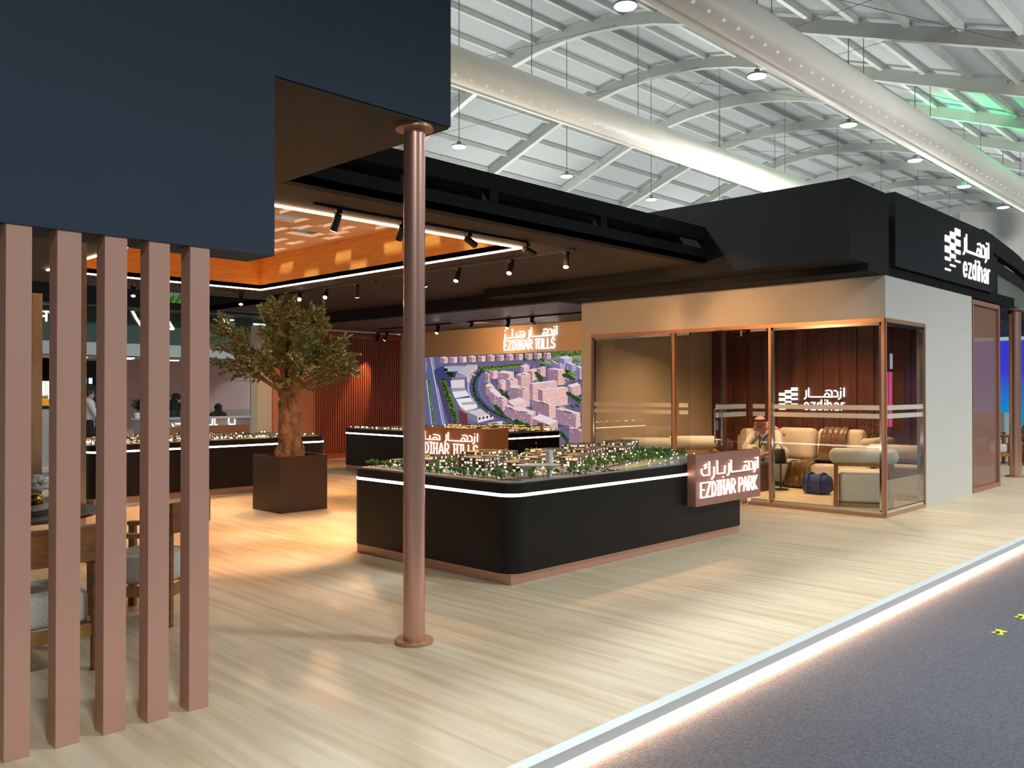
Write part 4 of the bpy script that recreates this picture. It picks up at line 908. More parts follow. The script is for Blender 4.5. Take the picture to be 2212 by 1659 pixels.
# ================================================================== furniture
WOOD = mat('honey_wood', (.36, .17, .05), .4, noise=.25, scale=6, stretch=(1, 8, 1))
WOODD = mat('brown_wood', (.26, .11, .035), .4, noise=.3, scale=6, stretch=(1, 1, 6))
BOUCLE = mat('white_boucle', (.66, .64, .58), .95, noise=.08, scale=90, bump=.8)
CREAMF = mat('cream_fabric', (.68, .60, .48), .9, noise=.04, scale=40, bump=.3)
SATIN = mat('brown_satin', (.12, .055, .018), .35, noise=.3, scale=12, bump=.6, stretch=(6, 1, 1))
WALNUT = mat('dark_walnut', (.05, .025, .015), .3, noise=.2, scale=8)
def dining_chair(loc, rz, label):
    """timber armchair: curved top rail behind, thick boucle seat; faces local +y"""
    t = thing('wooden_armchair', label, 'chair', loc, rz)
    for x in (-.28, .28):
        for y in (-.26, .28):
            b = MB(); b.box(x - .025, x + .025, y - .022, y + .022, 0, .62 if y > 0 else .76); b.build('leg', WOODD, t, bevel=.003)
    b = MB()
    for x in (-.28, .28): b.box(x - .022, x + .022, -.25, .27, .20, .27)
    b.box(-.28, .28, -.275, -.24, .20, .27); b.box(-.28, .28, .26, .295, .20, .27); b.build('seat_rail', WOOD, t, bevel=.003)
    b = MB(); b.rbox(-.255, .255, -.235, .255, .27, .46, .035, 3); b.build('seat', BOUCLE, t, smooth='auto')
    for x in (-.28, .28): b = MB(); b.box(x - .03, x + .03, -.24, .31, .60, .63); b.build('armrest', WOOD, t, bevel=.003)
    b = MB(); n = 10; vs = []
    for i in range(n + 1):
        x = -.31 + .62 * i / n; y = -.30 - .05 * (1 - (x / .31) ** 2)
        vs += [(x, y, .635), (x, y + .028, .635), (x, y + .028, .84), (x, y, .84)]
    fs = [(0, 1, 2, 3), (4 * n, 4 * n + 3, 4 * n + 2, 4 * n + 1)]
    for i in range(n):
        for k in range(4): fs.append((4 * i + k, 4 * i + 4 + k, 4 * i + 4 + (k + 1) % 4, 4 * i + (k + 1) % 4))
    b.add(vs, fs); b.build('back_rail', WOODD, t, bevel=.004)
    return t
dc = dining_chair((1.585, 5.42, 0), math.radians(0), 'timber armchair with white seat directly behind the first three copper posts')
def more_chair(loc, rz, label):
    c = copy_tree(dc); c.location = loc; c.rotation_euler = (0, 0, rz); c['label'] = label; return c
more_chair((2.58, 6.10, 0), math.radians(41 + 0), 'timber armchair with white seat turned sideways behind the fourth and fifth copper posts').rotation_euler = (0, 0, math.radians(131 - 90 + 0))
t = thing('round_table', 'dark round table behind the copper posts at the left edge', 'table', (1.85, 6.75, 0))
b = MB(t.location); b.cyl((1.85, 6.75, .715), (1.85, 6.75, .74), .58, 40); b.build('tabletop', mat('smoked_top', (.06, .045, .035), .2), t, smooth='auto', bevel=.004)
b = MB(t.location); b.lathe([(.26, 0), (.26, .02), (.12, .06), (.09, .4), (.14, .715)], (1.85, 6.75, 0), 28); b.build('pedestal', WALNUT, t, smooth=True)
t = thing('flower_vase', 'small gold vase of white hydrangea on the dark round table', 'vase', (2.09, 6.98, .74))
GOLD = mat('gold_glaze', (.55, .34, .08), .22, .9)
b = MB(t.location); b.lathe([(.03, 0), (.052, .025), (.055, .055), (.042, .085), (.038, .09)], t.location, 20); b.build('vase', GOLD, t, smooth=True)
b = MB(t.location)
for k in range(60):
    a = rnd.uniform(0, 2 * PI); e = rnd.uniform(-.4, 1.5); b.blob((2.09 + .085 * math.cos(a) * math.cos(e), 6.98 + .085 * math.sin(a) * math.cos(e), .885 + .075 * math.sin(e)), .024, .024, .02, 2, .12)
b.build('hydrangea', mat('petals', (.86, .86, .74), .8), t)
for i in range(3):
    b = MB((1.98, 6.62, .74 + .012 * i)); b.obox((2.0, 6.64, .746 + .012 * i), (1, .2 * i + .1, 0), (-.2 * i - .1, 1, 0), (0, 0, 1), .13, .10, .0055)
    tag(b.build('magazine', mat('magazine_%d' % i, ((.30, .2, .2), (.35, .1, .16), (.55, .5, .48))[i], .25)), ['lowest magazine of the small stack on the round table', 'middle magazine of the small stack on the round table', 'pale topmost magazine of the small stack on the round table'][i], 'magazine', 'magazines on the round table')
# tub chairs with a bolster back
def tub_chair(cx, cy, ang, label):
    t = thing('bolster_armchair', label, 'armchair', (cx, cy, 0), ang)
    b = MB(); n = 9; prof = [(0, -.445)] + [(.108 * math.cos(a * PI / 16), -.35 - .095 * math.sin(a * PI / 16)) for a in range(7, -1, -1)] + [(.108 * math.cos(a * PI / 16), .35 + .095 * math.sin(a * PI / 16)) for a in range(8)] + [(0, .445)]
    b.tube([(0, y, .70) for r, y in prof], [max(r, .001) for r, y in prof], 32); b.build('bolster_back', BOUCLE if False else mat('sage_cream', (.70, .69, .62), .9, noise=.03, scale=30), t, smooth=True)
    b = MB(); b.box(-.05, .05, -.38, .38, .56, .60); b.box(-.05, .05, -.38, -.33, .04, .56); b.box(-.05, .05, .33, .38, .04, .56); b.box(-.05, .8, -.38, -.33, 0, .05); b.box(-.05, .8, .33, .38, 0, .05); b.box(-.05, .0, -.33, .33, 0, .05)
    b.box(.72, .78, -.38, -.33, .05, .56); b.box(.72, .78, .33, .38, .05, .56); b.box(-.05, .78, -.38, -.33, .53, .57); b.box(-.05, .78, .33, .38, .53, .57); b.build('wood_frame', WOOD, t, bevel=.004)
    b = MB(); b.rbox(.0, .76, -.32, .32, .05, .47, .05, 4); b.build('seat', MATS['sage_cream'], t, smooth='auto')
    return t
tub_chair(11.80, 4.76, math.radians(24), 'cream armchair with a round bolster back and honey wood frame at the glass corner')
tub_chair(12.95, 4.72, math.radians(8), 'cream bolster armchair farther inside behind the corner armchair')
tub_chair(11.95, 8.50, math.radians(219.7), 'left bolster armchair behind the big left pane')
tub_chair(13.0, 8.25, math.radians(225), 'right bolster armchair near the doorway, before the tan wall')
# sofa along the walnut wall
t = thing('sofa', 'long cream sofa against the walnut wall in the meeting room', 'sofa', (13.9, 6.7, 0))
o = t.location; SY = (5.35, 8.1)
b = MB(o); b.rbox(13.38, 14.45, SY[0], SY[1], .06, .42, .06, 4); b.build('seat_base', CREAMF, t, smooth='auto')
b = MB(o); b.rbox(14.25, 14.55, SY[0], SY[1], .08, .80, .07, 4); b.build('backrest', CREAMF, t, smooth='auto')
b = MB(o); b.rbox(13.55, 14.5, SY[0] - .05, SY[0] + .2, .08, .84, .08, 5); b.build('armrest', CREAMF, t, smooth='auto')
for x in (13.45, 14.4):
    for y in (SY[0] + .1, SY[1] - .1): b = MB(o); b.box(x - .03, x + .03, y - .03, y + .03, 0, .07); b.build('leg', WALNUT, t)
def cushion(y0, y1, h, label, tilt=.12):
    b = MB((14.12, (y0 + y1) / 2, .42)); b.rbox(14.02, 14.25, y0, y1, .42, .42 + h, .09, 5)
    b.xform(Matrix.Rotation(tilt, 4, 'Y')); o = b.build('back_cushion', CREAMF, smooth='auto'); return tag(o, label, 'cushion', 'back cushions on the sofa')
cushion(6.52, 7.2, .54, 'plain cream back cushion on the sofa beside the seated man'); cushion(5.68, 6.48, .54, 'cream back cushion draped with the brown throw'); cushion(7.24, 7.95, .5, 'cream back cushion behind the seated man')
b = MB((13.9, 6.1, .42))
def sheet(path, w0, w1, wav=.012, seed=1):
    r = random.Random(seed); vs = []; n = 14
    for i, (x, z) in enumerate(path):
        for k in range(n + 1): y = w0[i] + (w1[i] - w0[i]) * k / n; vs.append((x + wav * math.sin(k * 2.1 + i * .5), y, z + wav * math.cos(k * 1.7 + i * .3)))
    return vs, [(i * (n + 1) + k, i * (n + 1) + k + 1, (i + 1) * (n + 1) + k + 1, (i + 1) * (n + 1) + k) for i in range(len(path) - 1) for k in range(n)]
p = [(14.33, .85), (14.2, .985), (14.08, .97), (13.99, .85), (13.95, .6), (13.94, .47), (13.85, .445), (13.6, .45), (13.42, .45), (13.35, .42), (13.33, .3), (13.31, .15), (13.28, .04)]
b.add(*sheet(p, [5.93 + .0 * i for i in range(6)] + [6.0, 6.1, 6.2, 6.25, 6.25, 6.2, 6.2], [6.34, 6.34, 6.34, 6.36, 6.38, 6.4, 6.45, 6.5, 6.6, 6.62, 6.64, 6.66, 6.68]))
o = b.build('throw_blanket', SATIN, smooth=True); s_ = o.modifiers.new('thick', 'SOLIDIFY'); s_.thickness = .012; tag(o, 'brown satin throw draped over the sofa cushion and seat', 'blanket')
t = thing('laptop', 'closed dark laptop lying on the sofa seat', 'laptop', (13.6, 6.05, .47)); b = MB(t.location); b.obox((13.6, 6.05, .477), (.9, .3, 0), (-.3, .9, 0), (0, 0, 1), .15, .21, .007); b.build('base', mat('laptop_shell', (.05, .055, .045), .35), t, bevel=.003)
b = MB(t.location); b.obox((13.6, 6.05, .489), (.9, .3, .02), (-.3, .9, 0), (-.02, 0, 1), .15, .21, .005); b.build('lid', MATS['laptop_shell'], t, bevel=.003)
# blue bag
BLUE = mat('blue_nylon', (.01, .035, .16), .6, noise=.3, scale=20, bump=.5)
t = thing('travel_bag', 'blue travel bag on the floor in front of the sofa', 'bag', (12.85, 5.9, 0))
b = MB(t.location); b.rbox(12.7, 13.0, 5.68, 6.12, 0, .30, .1, 4); b.build('body', BLUE, t, smooth=True)
for y in (5.8, 6.0): b = MB(t.location); b.tube([(12.98, y, .15), (12.95, y, .3), (12.85, y, .325), (12.72, y, .3), (12.675, y, .15), (12.68, y, .03)], .017, 8); b.build('strap', mat('blue_strap', (.015, .05, .2), .5), t, smooth=True)
# side table, hat box bag, flowers
t = thing('side_table', 'low dark walnut side table beside the seated man', 'table', (12.62, 6.95, 0))
b = MB(t.location); b.box(12.4, 12.85, 6.65, 7.2, 0, .42); b.build('cabinet', WALNUT, t, bevel=.004)
b = MB(t.location); b.box(12.37, 12.88, 6.62, 7.23, .42, .45); b.build('tabletop', WALNUT, t, bevel=.004)
t = thing('flower_bowl', 'gold bowl with cream flowers on the walnut side table', 'vase', (12.6, 6.88, .45))
b = MB(t.location); b.lathe([(.05, 0), (.11, .03), (.12, .08), (.10, .12)], t.location, 20); b.build('bowl', GOLD, t, smooth=True)
b = MB(t.location)
for k in range(50): a = rnd.uniform(0, 6.28); e = rnd.uniform(-.2, 1.5); b.blob((12.6 + .12 * math.cos(a) * math.cos(e), 6.88 + .12 * math.sin(a) * math.cos(e), .6 + .11 * math.sin(e)), .03, .03, .026, 1, .3)
b.build('flowers', mat('cream_petals', (.62, .58, .36), .8), t)
t = thing('tray_stand', 'slim round black tray stand in front of the sofa', 'table', (12.95, 6.56, 0))
b = MB(t.location); b.cyl((12.95, 6.56, .43), (12.95, 6.56, .445), .17, 28); b.build('tray', BLACKM, t, smooth='auto')
b = MB(t.location); b.cyl((12.95, 6.56, 0), (12.95, 6.56, .43), .012, 10); b.cyl((12.95, 6.56, 0), (12.95, 6.56, .015), .12, 24); b.build('stem', BLACKM, t)
t = thing('handbag', 'black handbag standing on the round tray stand', 'bag', (12.93, 6.6, .445))
b = MB(t.location); b.lathe([(.13, 0), (.135, .02), (.11, .2), (.1, .215)], t.location, 24); b.build('body', mat('black_leather', (.01, .01, .01), .5), t, smooth=True)
b = MB(t.location); b.tube([(12.93, 6.52, .65)] + [(12.93, 6.6 - .07 * math.cos(a), .66 + .09 * math.sin(a)) for a in (.3, .8, 1.57, 2.3, 2.8)] + [(12.93, 6.68, .65)], .007, 6); b.build('strap', MATS['black_leather'], t)

# ================================================================== people
SKIN = mat('skin', (.36, .17, .10), .55); SKINL = mat('skin_light', (.55, .32, .24), .55); HAIR = mat('black_hair', (.01, .008, .007), .6)
THOBE = mat('white_cotton', (.62, .60, .58), .85, noise=.05, scale=10); BLACKC = mat('black_cloth', (.008, .008, .009), .85); NAVY = mat('charcoal_cloth', (.012, .016, .02), .85)
def remesh(o, v):
    m = o.modifiers.new('remesh', 'REMESH'); m.mode = 'VOXEL'; m.voxel_size = v; m.use_smooth_shade = True
    s = o.modifiers.new('smooth', 'SMOOTH'); s.factor = .5; s.iterations = 3
def limb(b, pts, rs, n=12):
    q, r = [], []
    for i in range(len(pts) - 1):
        for k in range(3): f = k / 3; q.append(Vector(pts[i]).lerp(Vector(pts[i + 1]), f)); r.append(rs[i] + (rs[i + 1] - rs[i]) * f)
    q.append(Vector(pts[-1])); r.append(rs[-1]); b.tube(q, r, n)
    for p, rr in zip(pts, rs): b.blob(p, rr, rr, rr, 2)
def head(b, c, f, up=(0, 0, 1), s=1.0):
    c = Vector(c); f = Vector(f).normalized(); u = (Vector(up) - f * f.dot(Vector(up))).normalized(); r = u.cross(f)
    def e(x, y, z, rx, ry, rz):
        bm = bmesh.new(); bmesh.ops.create_icosphere(bm, subdivisions=3, radius=1)
        b.add([c + s * (r * (x + v.co.x * rx) + f * (y + v.co.y * ry) + u * (z + v.co.z * rz)) for v in bm.verts], [tuple(v.index for v in q.verts) for q in bm.faces]); bm.free()
    e(0, -.01, .03, .076, .095, .085); e(0, .02, -.04, .058, .068, .075); e(0, .055, -.085, .028, .03, .025); e(0, .088, -.01, .013, .02, .028); e(0, .1, -.025, .017, .014, .012)
    e(0, .07, .028, .055, .02, .012); e(.078, -.01, -.01, .012, .022, .032); e(-.078, -.01, -.01, .012, .022, .032); e(0, .083, -.055, .024, .01, .008)
    return r, f, u
def hand(b, w, d, pn, s=1.0, curl=.4):
    """palm plus four fingers and a side thumb; w wrist, d pointing direction, pn palm normal"""
    w = Vector(w); d = Vector(d).normalized(); n = Vector(pn); n = (n - d * n.dot(d)).normalized(); a = d.cross(n)
    b.obox(w + d * .045 * s, d, a, n, .045 * s, .038 * s, .013 * s)
    for i, (o_, L_) in enumerate(((-.03, .065), (-.01, .075), (.011, .07), (.03, .055))):
        p = w + d * .088 * s + a * o_ * s; p1 = p + (d + n * curl * .5) * L_ * .45 * s; p2 = p1 + (d + n * curl * 1.6).normalized() * L_ * .35 * s; p3 = p2 + (d * .6 + n * curl * 2.2).normalized() * L_ * .25 * s
        b.tube([p - d * .02 * s, p, p1, p2, p3], [.009 * s, .009 * s, .0085 * s, .008 * s, .006 * s], 8)
    p = w + d * .025 * s - a * .036 * s; p1 = p + (d * .6 - a + n * .5).normalized() * .035 * s; p2 = p1 + (d + n * .7 - a * .2).normalized() * .03 * s; b.tube([p + a * .01, p, p1, p2], [.012 * s, .012 * s, .011 * s, .008 * s], 8)
def face_marks(t, c, r, f, u, s, mous=True):
    c = Vector(c)
    b = MB(t.location)
    for k in (-1, 1): b.blob(c + (r * k * .03 + f * .078 + u * .006) * s, .011 * s, .011 * s, .008 * s, 2)
    b.build('eyes', mat('eye_white', (.5, .48, .45), .3), t, smooth=True)
    b = MB(t.location)
    for k in (-1, 1): b.blob(c + (r * k * .03 + f * .087 + u * .006) * s, .005 * s, .005 * s, .006 * s, 2); b.tube([c + (r * k * .014 + f * .088 + u * .024) * s, c + (r * k * .032 + f * .086 + u * .03) * s, c + (r * k * .048 + f * .07 + u * .024) * s], .004 * s, 6)
    if mous: b.tube([c + (r * -.034 + f * .078 - u * .05) * s, c + (f * .098 - u * .040) * s, c + (r * .034 + f * .078 - u * .05) * s], [.005, .009, .005], 6)
    b.build('brows_and_moustache' if mous else 'brows', HAIR, t)
# seated man leaning forward
t = thing('person', 'man in white robe and red checked headscarf leaning forward on the sofa', 'person', (13.6, 7.03, .42)); o = t.location
F = Vector((-1, -.28, -.12)); hc = Vector((13.17, 7.04, 1.05))
b = MB(o); r, f, u = head(b, hc, F)
limb(b, [(13.30, 7.05, .90), (13.2, 7.04, .98)], [.058, .052]); limb(b, [(13.78, 7.05, .53), (13.62, 7.05, .7), (13.42, 7.05, .86)], [.13, .13, .12])
b.blob((13.4, 7.2, .86), .085, .085, .08, 2); b.blob((13.4, 6.9, .86), .085, .085, .08, 2)
limb(b, [(13.38, 7.26, .84), (13.22, 7.34, .62), (13.0, 7.2, .56)], [.055, .042, .03]); limb(b, [(13.38, 6.84, .84), (13.25, 6.74, .62), (13.03, 6.86, .56)], [.055, .042, .03])
hand(b, (12.99, 7.19, .56), (-.8, -.4, -.25), (0, 0, -1)); hand(b, (13.02, 6.87, .56), (-.8, .4, -.25), (0, 0, -1))
for y, k in ((6.9, 6.86), (7.2, 7.22)): limb(b, [(13.75, y, .52), (13.27, k, .50), (13.22, k, .1)], [.09, .062, .04]); b.tube([(13.28, k, .05), (13.15, k, .04), (13.06, k, .03)], [.04, .045, .03], 10)
q = b.build('body', SKIN, t, smooth=True); remesh(q, .008)
b = MB(o); limb(b, [(13.8, 7.05, .53), (13.62, 7.05, .72), (13.40, 7.05, .87)], [.17, .17, .15]); b.blob((13.42, 7.21, .87), .1, .1, .09, 2); b.blob((13.42, 6.89, .87), .1, .1, .09, 2)
limb(b, [(13.40, 7.26, .84), (13.22, 7.35, .63), (13.06, 7.24, .565)], [.085, .062, .05]); limb(b, [(13.40, 6.84, .84), (13.25, 6.73, .63), (13.09, 6.82, .565)], [.085, .062, .05])
for y, k in ((6.93, 6.89), (7.17, 7.19)): limb(b, [(13.75, y, .53), (13.27, k, .50), (13.24, k, .17)], [.125, .11, .10])
q = b.build('robe', THOBE, t, smooth=True); remesh(q, .011)
m = mat('red_check', (.45, .05, .09), .85); nt = m.node_tree; ck = nt.nodes.new('ShaderNodeTexChecker'); ck.inputs['Scale'].default_value = 75; ck.inputs[1].default_value = (.42, .03, .06, 1); ck.inputs[2].default_value = (.7, .5, .5, 1)
tc = nt.nodes.new('ShaderNodeTexCoord'); nt.links.new(tc.outputs['Object'], ck.inputs[0]); nt.links.new(ck.outputs[0], nt.nodes['Principled BSDF'].inputs['Base Color'])
b = MB(o)
cc = hc + u * .045 - f * .012
for k in range(1):
    b.add(*(lambda bm: ([cc + r * v.co.x * .09 + f * v.co.y * .106 + u * v.co.z * .082 for v in bm.verts if True], [tuple(v.index for v in q.verts) for q in bm.faces]))((lambda bm: (bmesh.ops.create_icosphere(bm, subdivisions=3, radius=1), bm)[1])(bmesh.new())))
limb(b, [hc - f * .07 + u * .02, hc - f * .11 - u * .10, (13.48, 7.05, .98), (13.68, 7.03, .86), (13.8, 6.98, .72)], [.085, .085, .10, .07, .04])
limb(b, [hc - f * .03 - r * .07, hc - f * .04 - r * .09 - u * .1, (13.42, 6.9, .96), (13.5, 6.78, .86)], [.03, .04, .05, .03])
q = b.build('headscarf', m, t, smooth=True); remesh(q, .009)
b = MB(o)
for k in range(2): b.tube([cc + u * (.012 + .014 * k) + (r * .093 * math.cos(a * PI / 10) + f * .108 * math.sin(a * PI / 10)) for a in range(20)], .008, 8, closed=True)
b.build('head_cord', BLACKC, t, smooth=True)
b = MB(o); b.tube([(13.36, 6.93, .93), (13.2, 6.98, .8), (13.1, 7.02, .62)], .012, 6); b.tube([(13.36, 7.16, .93), (13.2, 7.06, .8), (13.1, 7.02, .62)], .012, 6); b.build('lanyard', BLACKC, t)
face_marks(t, hc, r, f, u, 1)
b = MB(o)
for k in (-1, 1): b.tube([hc + r * k * .031 + f * .097 + u * .004 + (r * math.cos(a) * .021 + u * math.sin(a) * .017) for a in [i * PI / 6 for i in range(12)]], .0022, 5, closed=True)
b.build('glasses', BLACKM, t)
# standing people in the far stand
def stander(x, y, ang, h, label, top, legs, robe=False, headcol=HAIR, skin=SKINL, bend=0.0, arm=(.25, .1)):
    t = thing('person', label, 'person', (x, y, -.1)); o = t.location; k = h / 1.75
    Fd = Vector((math.cos(ang), math.sin(ang), 0)); R = Vector((Fd.y, -Fd.x, 0)); Up = Vector((0, 0, 1)); base = Vector((x, y, -.1))
    def P(a, fdw, z): z *= k; extra = max(0, z - .95 * k) * bend; return base + R * a * k + Fd * (fdw * k + extra) + Up * (z - extra * .35)
    b = MB(o); hc = P(0, .03, 1.62); r, f, u = head(b, hc, Fd - Up * bend * .7, s=k)
    limb(b, [P(0, 0, .95), P(0, 0, 1.15), P(0, 0, 1.38)], [.13, .115, .13]); limb(b, [P(0, 0, 1.4), P(0, .01, 1.54)], [.06, .052])
    for s in (-1, 1):
        sh, el, wr = P(s * .19, 0, 1.42), P(s * .25, arm[1] * .4, 1.15), P(s * (.16 if arm[0] > .3 else .24), arm[0], 1.02 if arm[0] > .3 else .88)
        limb(b, [sh, el, wr], [.055, .042, .03]); hand(b, wr, (wr - el), Fd.cross(Up) * s, k)
        limb(b, [P(s * .09, 0, .92), P(s * .1, .02, .5), P(s * .1, 0, .09)], [.085, .06, .042]); b.tube([P(s * .1, -.04, .04), P(s * .1, .06, .045), P(s * .11, .17, .03)], [.04, .042, .03], 10)
    q = b.build('body', skin, t, smooth=True); remesh(q, .014)
    b = MB(o); limb(b, [P(0, 0, .93), P(0, 0, 1.15), P(0, 0, 1.38)], [.155, .145, .155])
    for s in (-1, 1):
        b.blob(P(s * .16, 0, 1.42), .075, .075, .075, 2); sh, el, wr = P(s * .2, 0, 1.41), P(s * .25, arm[1] * .4, 1.15), P(s * (.17 if arm[0] > .3 else .24), arm[0] * .85, 1.03 if arm[0] > .3 else .93)
        limb(b, [sh, el, wr], [.072, .058, .045])
    q = b.build('shirt' if not robe else 'robe_top', top, t, smooth=True); remesh(q, .015)
    b = MB(o)
    if robe: limb(b, [P(0, 0, 1.0), P(0, 0, .6), P(0, 0, .12)], [.165, .2, .24])
    else:
        for s in (-1, 1): limb(b, [P(s * .08, 0, .96), P(s * .1, .02, .5), P(s * .1, 0, .1)], [.11, .085, .07])
    q = b.build('trousers' if not robe else 'robe_skirt', legs, t, smooth=True); remesh(q, .016)
    b = MB(o); c = hc + u * .035 * k - f * .022
    bm = bmesh.new(); bmesh.ops.create_icosphere(bm, subdivisions=3, radius=1); rr = 1.12 if robe else 1.0
    b.add([c + r * v.co.x * .084 * rr + f * v.co.y * .098 * rr + u * v.co.z * .088 * rr for v in bm.verts], [tuple(v.index for v in q_.verts) for q_ in bm.faces]); bm.free()
    if robe: limb(b, [hc - f * .04 - u * .03, hc - f * .05 - u * .16, P(0, -.03, 1.4)], [.09, .085, .12])
    b.build('head_cover' if robe else 'hair', headcol, t, smooth=True)
    if not robe or True: face_marks(t, hc, r, f, u, k, mous=not robe)
    return t
stander(7.40, 21.0, math.radians(-10), 1.74, 'man in a cream shirt with black hair standing in the far stand', THOBE, BLACKC, arm=(.42, .3))
stander(7.80, 21.25, math.radians(190), 1.66, 'person in dark jacket and black trousers beside the man in cream', NAVY, BLACKC, arm=(.2, .1))
stander(9.05, 20.6, math.radians(-20), 1.72, 'person in black robe bending over the far white counter', BLACKC, BLACKC, True, BLACKC, bend=.35, arm=(.4, .3))
stander(9.42, 20.9, math.radians(200), 1.74, 'second black robed person behind the far white counter', BLACKC, BLACKC, True, mat('taupe_cloth', (.2, .12, .1), .8), bend=.2, arm=(.4, .3))
stander(10.28, 20.35, math.radians(90), 1.36, 'person with black head cover behind the far counter, seen from behind', BLACKC, BLACKC, True, BLACKC)

# ================================================================== stand behind, at the left
GRN = mat('bottle_green', (.035, .085, .068), .6); LGREY = mat('light_grey_wall', (.46, .52, .52), .7); PINK = mat('rose_wall', (.62, .43, .43), .7, noise=.05, scale=1)
YB_ = 20.0
bs = thing('green_stand', 'neighbouring stand with bottle green fascia and rose wall at the far left', 'exhibition stand', (9, YB_, -.1)); o = bs.location
b = MB(o); b.box(3.5, 12.6, YB_, YB_ + .2, 2.68, 3.43); b.build('fascia', GRN, bs)
b = MB(o); b.box(3.5, 12.6, YB_ - .02, YB_ + .22, 2.40, 2.68); b.build('white_band', LGREY, bs)
b = MB(o); b.box(3.5, 12.6, YB_ - .6, YB_ + .2, 3.43, 3.46); b.build('soffit', SOFFIT, bs)
b = MB(o); b.box(8.35, 12.6, YB_ - .6, YB_ - .3, 3.46, 3.63); b.box(3.5, 8.35, YB_ - .6, YB_ - .3, 3.46, 4.4); b.build('parapet', BLACK, bs)
b = MB(o); b.box(3.5, 12.6, YB_ + .2, YB_ + 3.6, 2.38, 2.44); b.build('stand_ceiling', mat('stand_ceiling_paint', (.42, .42, .38), .7), bs)
b = MB(o); b.box(8.9, 12.6, YB_ + 3.0, YB_ + 3.1, -.1, 2.38); b.box(8.9, 12.6, YB_ + 2.985, YB_ + 3.0, 1.9, 1.91); b.build('rose_wall', PINK, bs)
b = MB(o); b.box(3.5, 8.9, YB_ + 3.5, YB_ + 3.6, -.1, 2.4); b.build('rear_wall', mat('grey_green', (.16, .2, .2), .7), bs)
b = MB(o); b.box(3.5, 12.6, YB_ - .6, YB_ + 3.6, -.1, -.02); b.build('base_floor', mat('pale_floor', (.6, .5, .42), .5), bs)
b = MB(o); U, V = (1, 0, 0), (0, 0, 1)
word(b, 'GHT', {k: v for k, v in UP.items()}, (5.83, YB_ - .002, 3.10), U, V, .2, .036, .02, .62)
b.build('lettering', LETTER, bs); b = MB(o); word(b, 'DE', UP, (10.24, YB_ - .002, 3.16), U, V, .21, .03, .02, .3); b.build('lettering', LETTER, bs); b = MB(o); word(b, 'TER', UP, (11.05, YB_ - .002, 3.16), U, V, .15, .022, .02, .36)
b.build('lettering', LETTER, bs)
b = MB(o); strokes(b, [[(0, .45), (.1, .26), (.24, .06), (.38, -.1), (.62, -.04), (.86, .05)], [(.98, .05), (.84, .26), (.84, .05), (.98, .05)]], (7.98, YB_ - .002, 3.02), U, V, 1, .055, .02); b.build('swoosh_logo', emis('swoosh', (1, .78, .55), 2.2), bs)
b = MB(o)
for x0, y0 in ((7.2, 20.9), (8.2, 20.7), (8.35, 21.2), (9.6, 21.4)): b.cyl((x0, y0, 2.36), (x0, y0, 2.382), .13, 24)
b.build('ceiling_lights', emis('round_light', (1, .93, .85), 5), bs)
b = MB((10.4, YB_ - .45, 3.63)); rnd = random.Random(5)
for k in range(900):
    p = Vector((rnd.uniform(8.4, 12.6), YB_ - .45 + rnd.uniform(-.12, .12), 3.62)); d = Vector((rnd.uniform(-.8, .8), rnd.uniform(-.5, .5), 1)).normalized() * rnd.uniform(.12, .3); s = d.cross(Vector((0, 1, .2))).normalized() * .02
    b.add([p - s, p + s, p + d * .6 + s * 1.3, p + d, p + d * .6 - s * 1.3], [(0, 1, 2, 3, 4)])
q = b.build('parapet_greenery', mat('bright_leaf', (.07, .22, .02), .6)); tag(q, 'row of bright green plants on top of the far stand', 'plants', kind='stuff')
t = thing('reception_counter', 'long light grey reception counter with white lit letters in the far stand', 'counter', (9.7, 19.6, -.1))
CG = mat('counter_grey', (.47, .47, .44), .6)
b = MB(t.location); b.box(8.0, 11.4, 19.5, 19.9, -.1, .93); b.build('front', CG, t)
b = MB(t.location); b.box(7.98, 11.4, 19.45, 20.0, .93, .97); b.build('worktop', WHITE, t)
b = MB(t.location); b.box(8.05, 11.35, 19.52, 19.53, .97, 1.14); b.build('glass_guard', glass('guard_glass', (.8, .9, .87)), t)
b = MB(t.location)
word(b, 'NG', UP, (9.56, 19.498, .60), U, V, .1, .018, .012, .17); strokes(b, [[(0, .1), (.02, 0), (.14, 0), (.14, .14)], [(.2, .16), (.2, 0), (.26, 0)], [(.56, .16), (.56, 0), (.5, -.02)], [(.56, 0), (.72, 0), (.72, .12)]], (9.56, 19.498, .78), U, V, 1, .018, .012)
strokes(b, [[(0, .28), (.14, 0), (.22, 0)], [(.08, .28), (.26, .28)], [(.12, .18), (.24, .18)], [(.16, .08), (.24, .08)]], (8.72, 19.498, .55), U, V, 1, .02, .012); b.build('lettering', emis('blue_white_letters', (.85, .88, 1), 3), t)
t = thing('curved_counter', 'white counter with curved glowing lines seen beside the first copper post', 'counter', (6.2, 20.2, -.1))
b = MB(t.location); b.lathe([(.9, 0), (.95, .3), (1.05, .62), (1.15, 1.0), (1.15, 1.28), (1.1, 1.3)], (5.95, 20.9, -.1), 40); b.build('body', CG, t, smooth='auto')
b = MB(t.location)
for z, R in ((.60, 1.03), (.44, .99)): b.tube([(5.95 + (R + .01) * math.cos(a / 20 * 6.283), 20.9 + (R + .01) * math.sin(a / 20 * 6.283), z + .03 * math.sin(a * .9)) for a in range(20)], .02, 6, closed=True)
b.build('light_line', emis('counter_glow', (1, .82, .62), 5), t)
t = thing('juice_dispenser', 'clear dispenser of yellow juice on the far curved counter', 'drink dispenser', (6.25, 20.35, 1.2))
b = MB(t.location); b.box(6.14, 6.36, 20.28, 20.45, 1.2, 1.27); b.build('base', BLACKM, t)
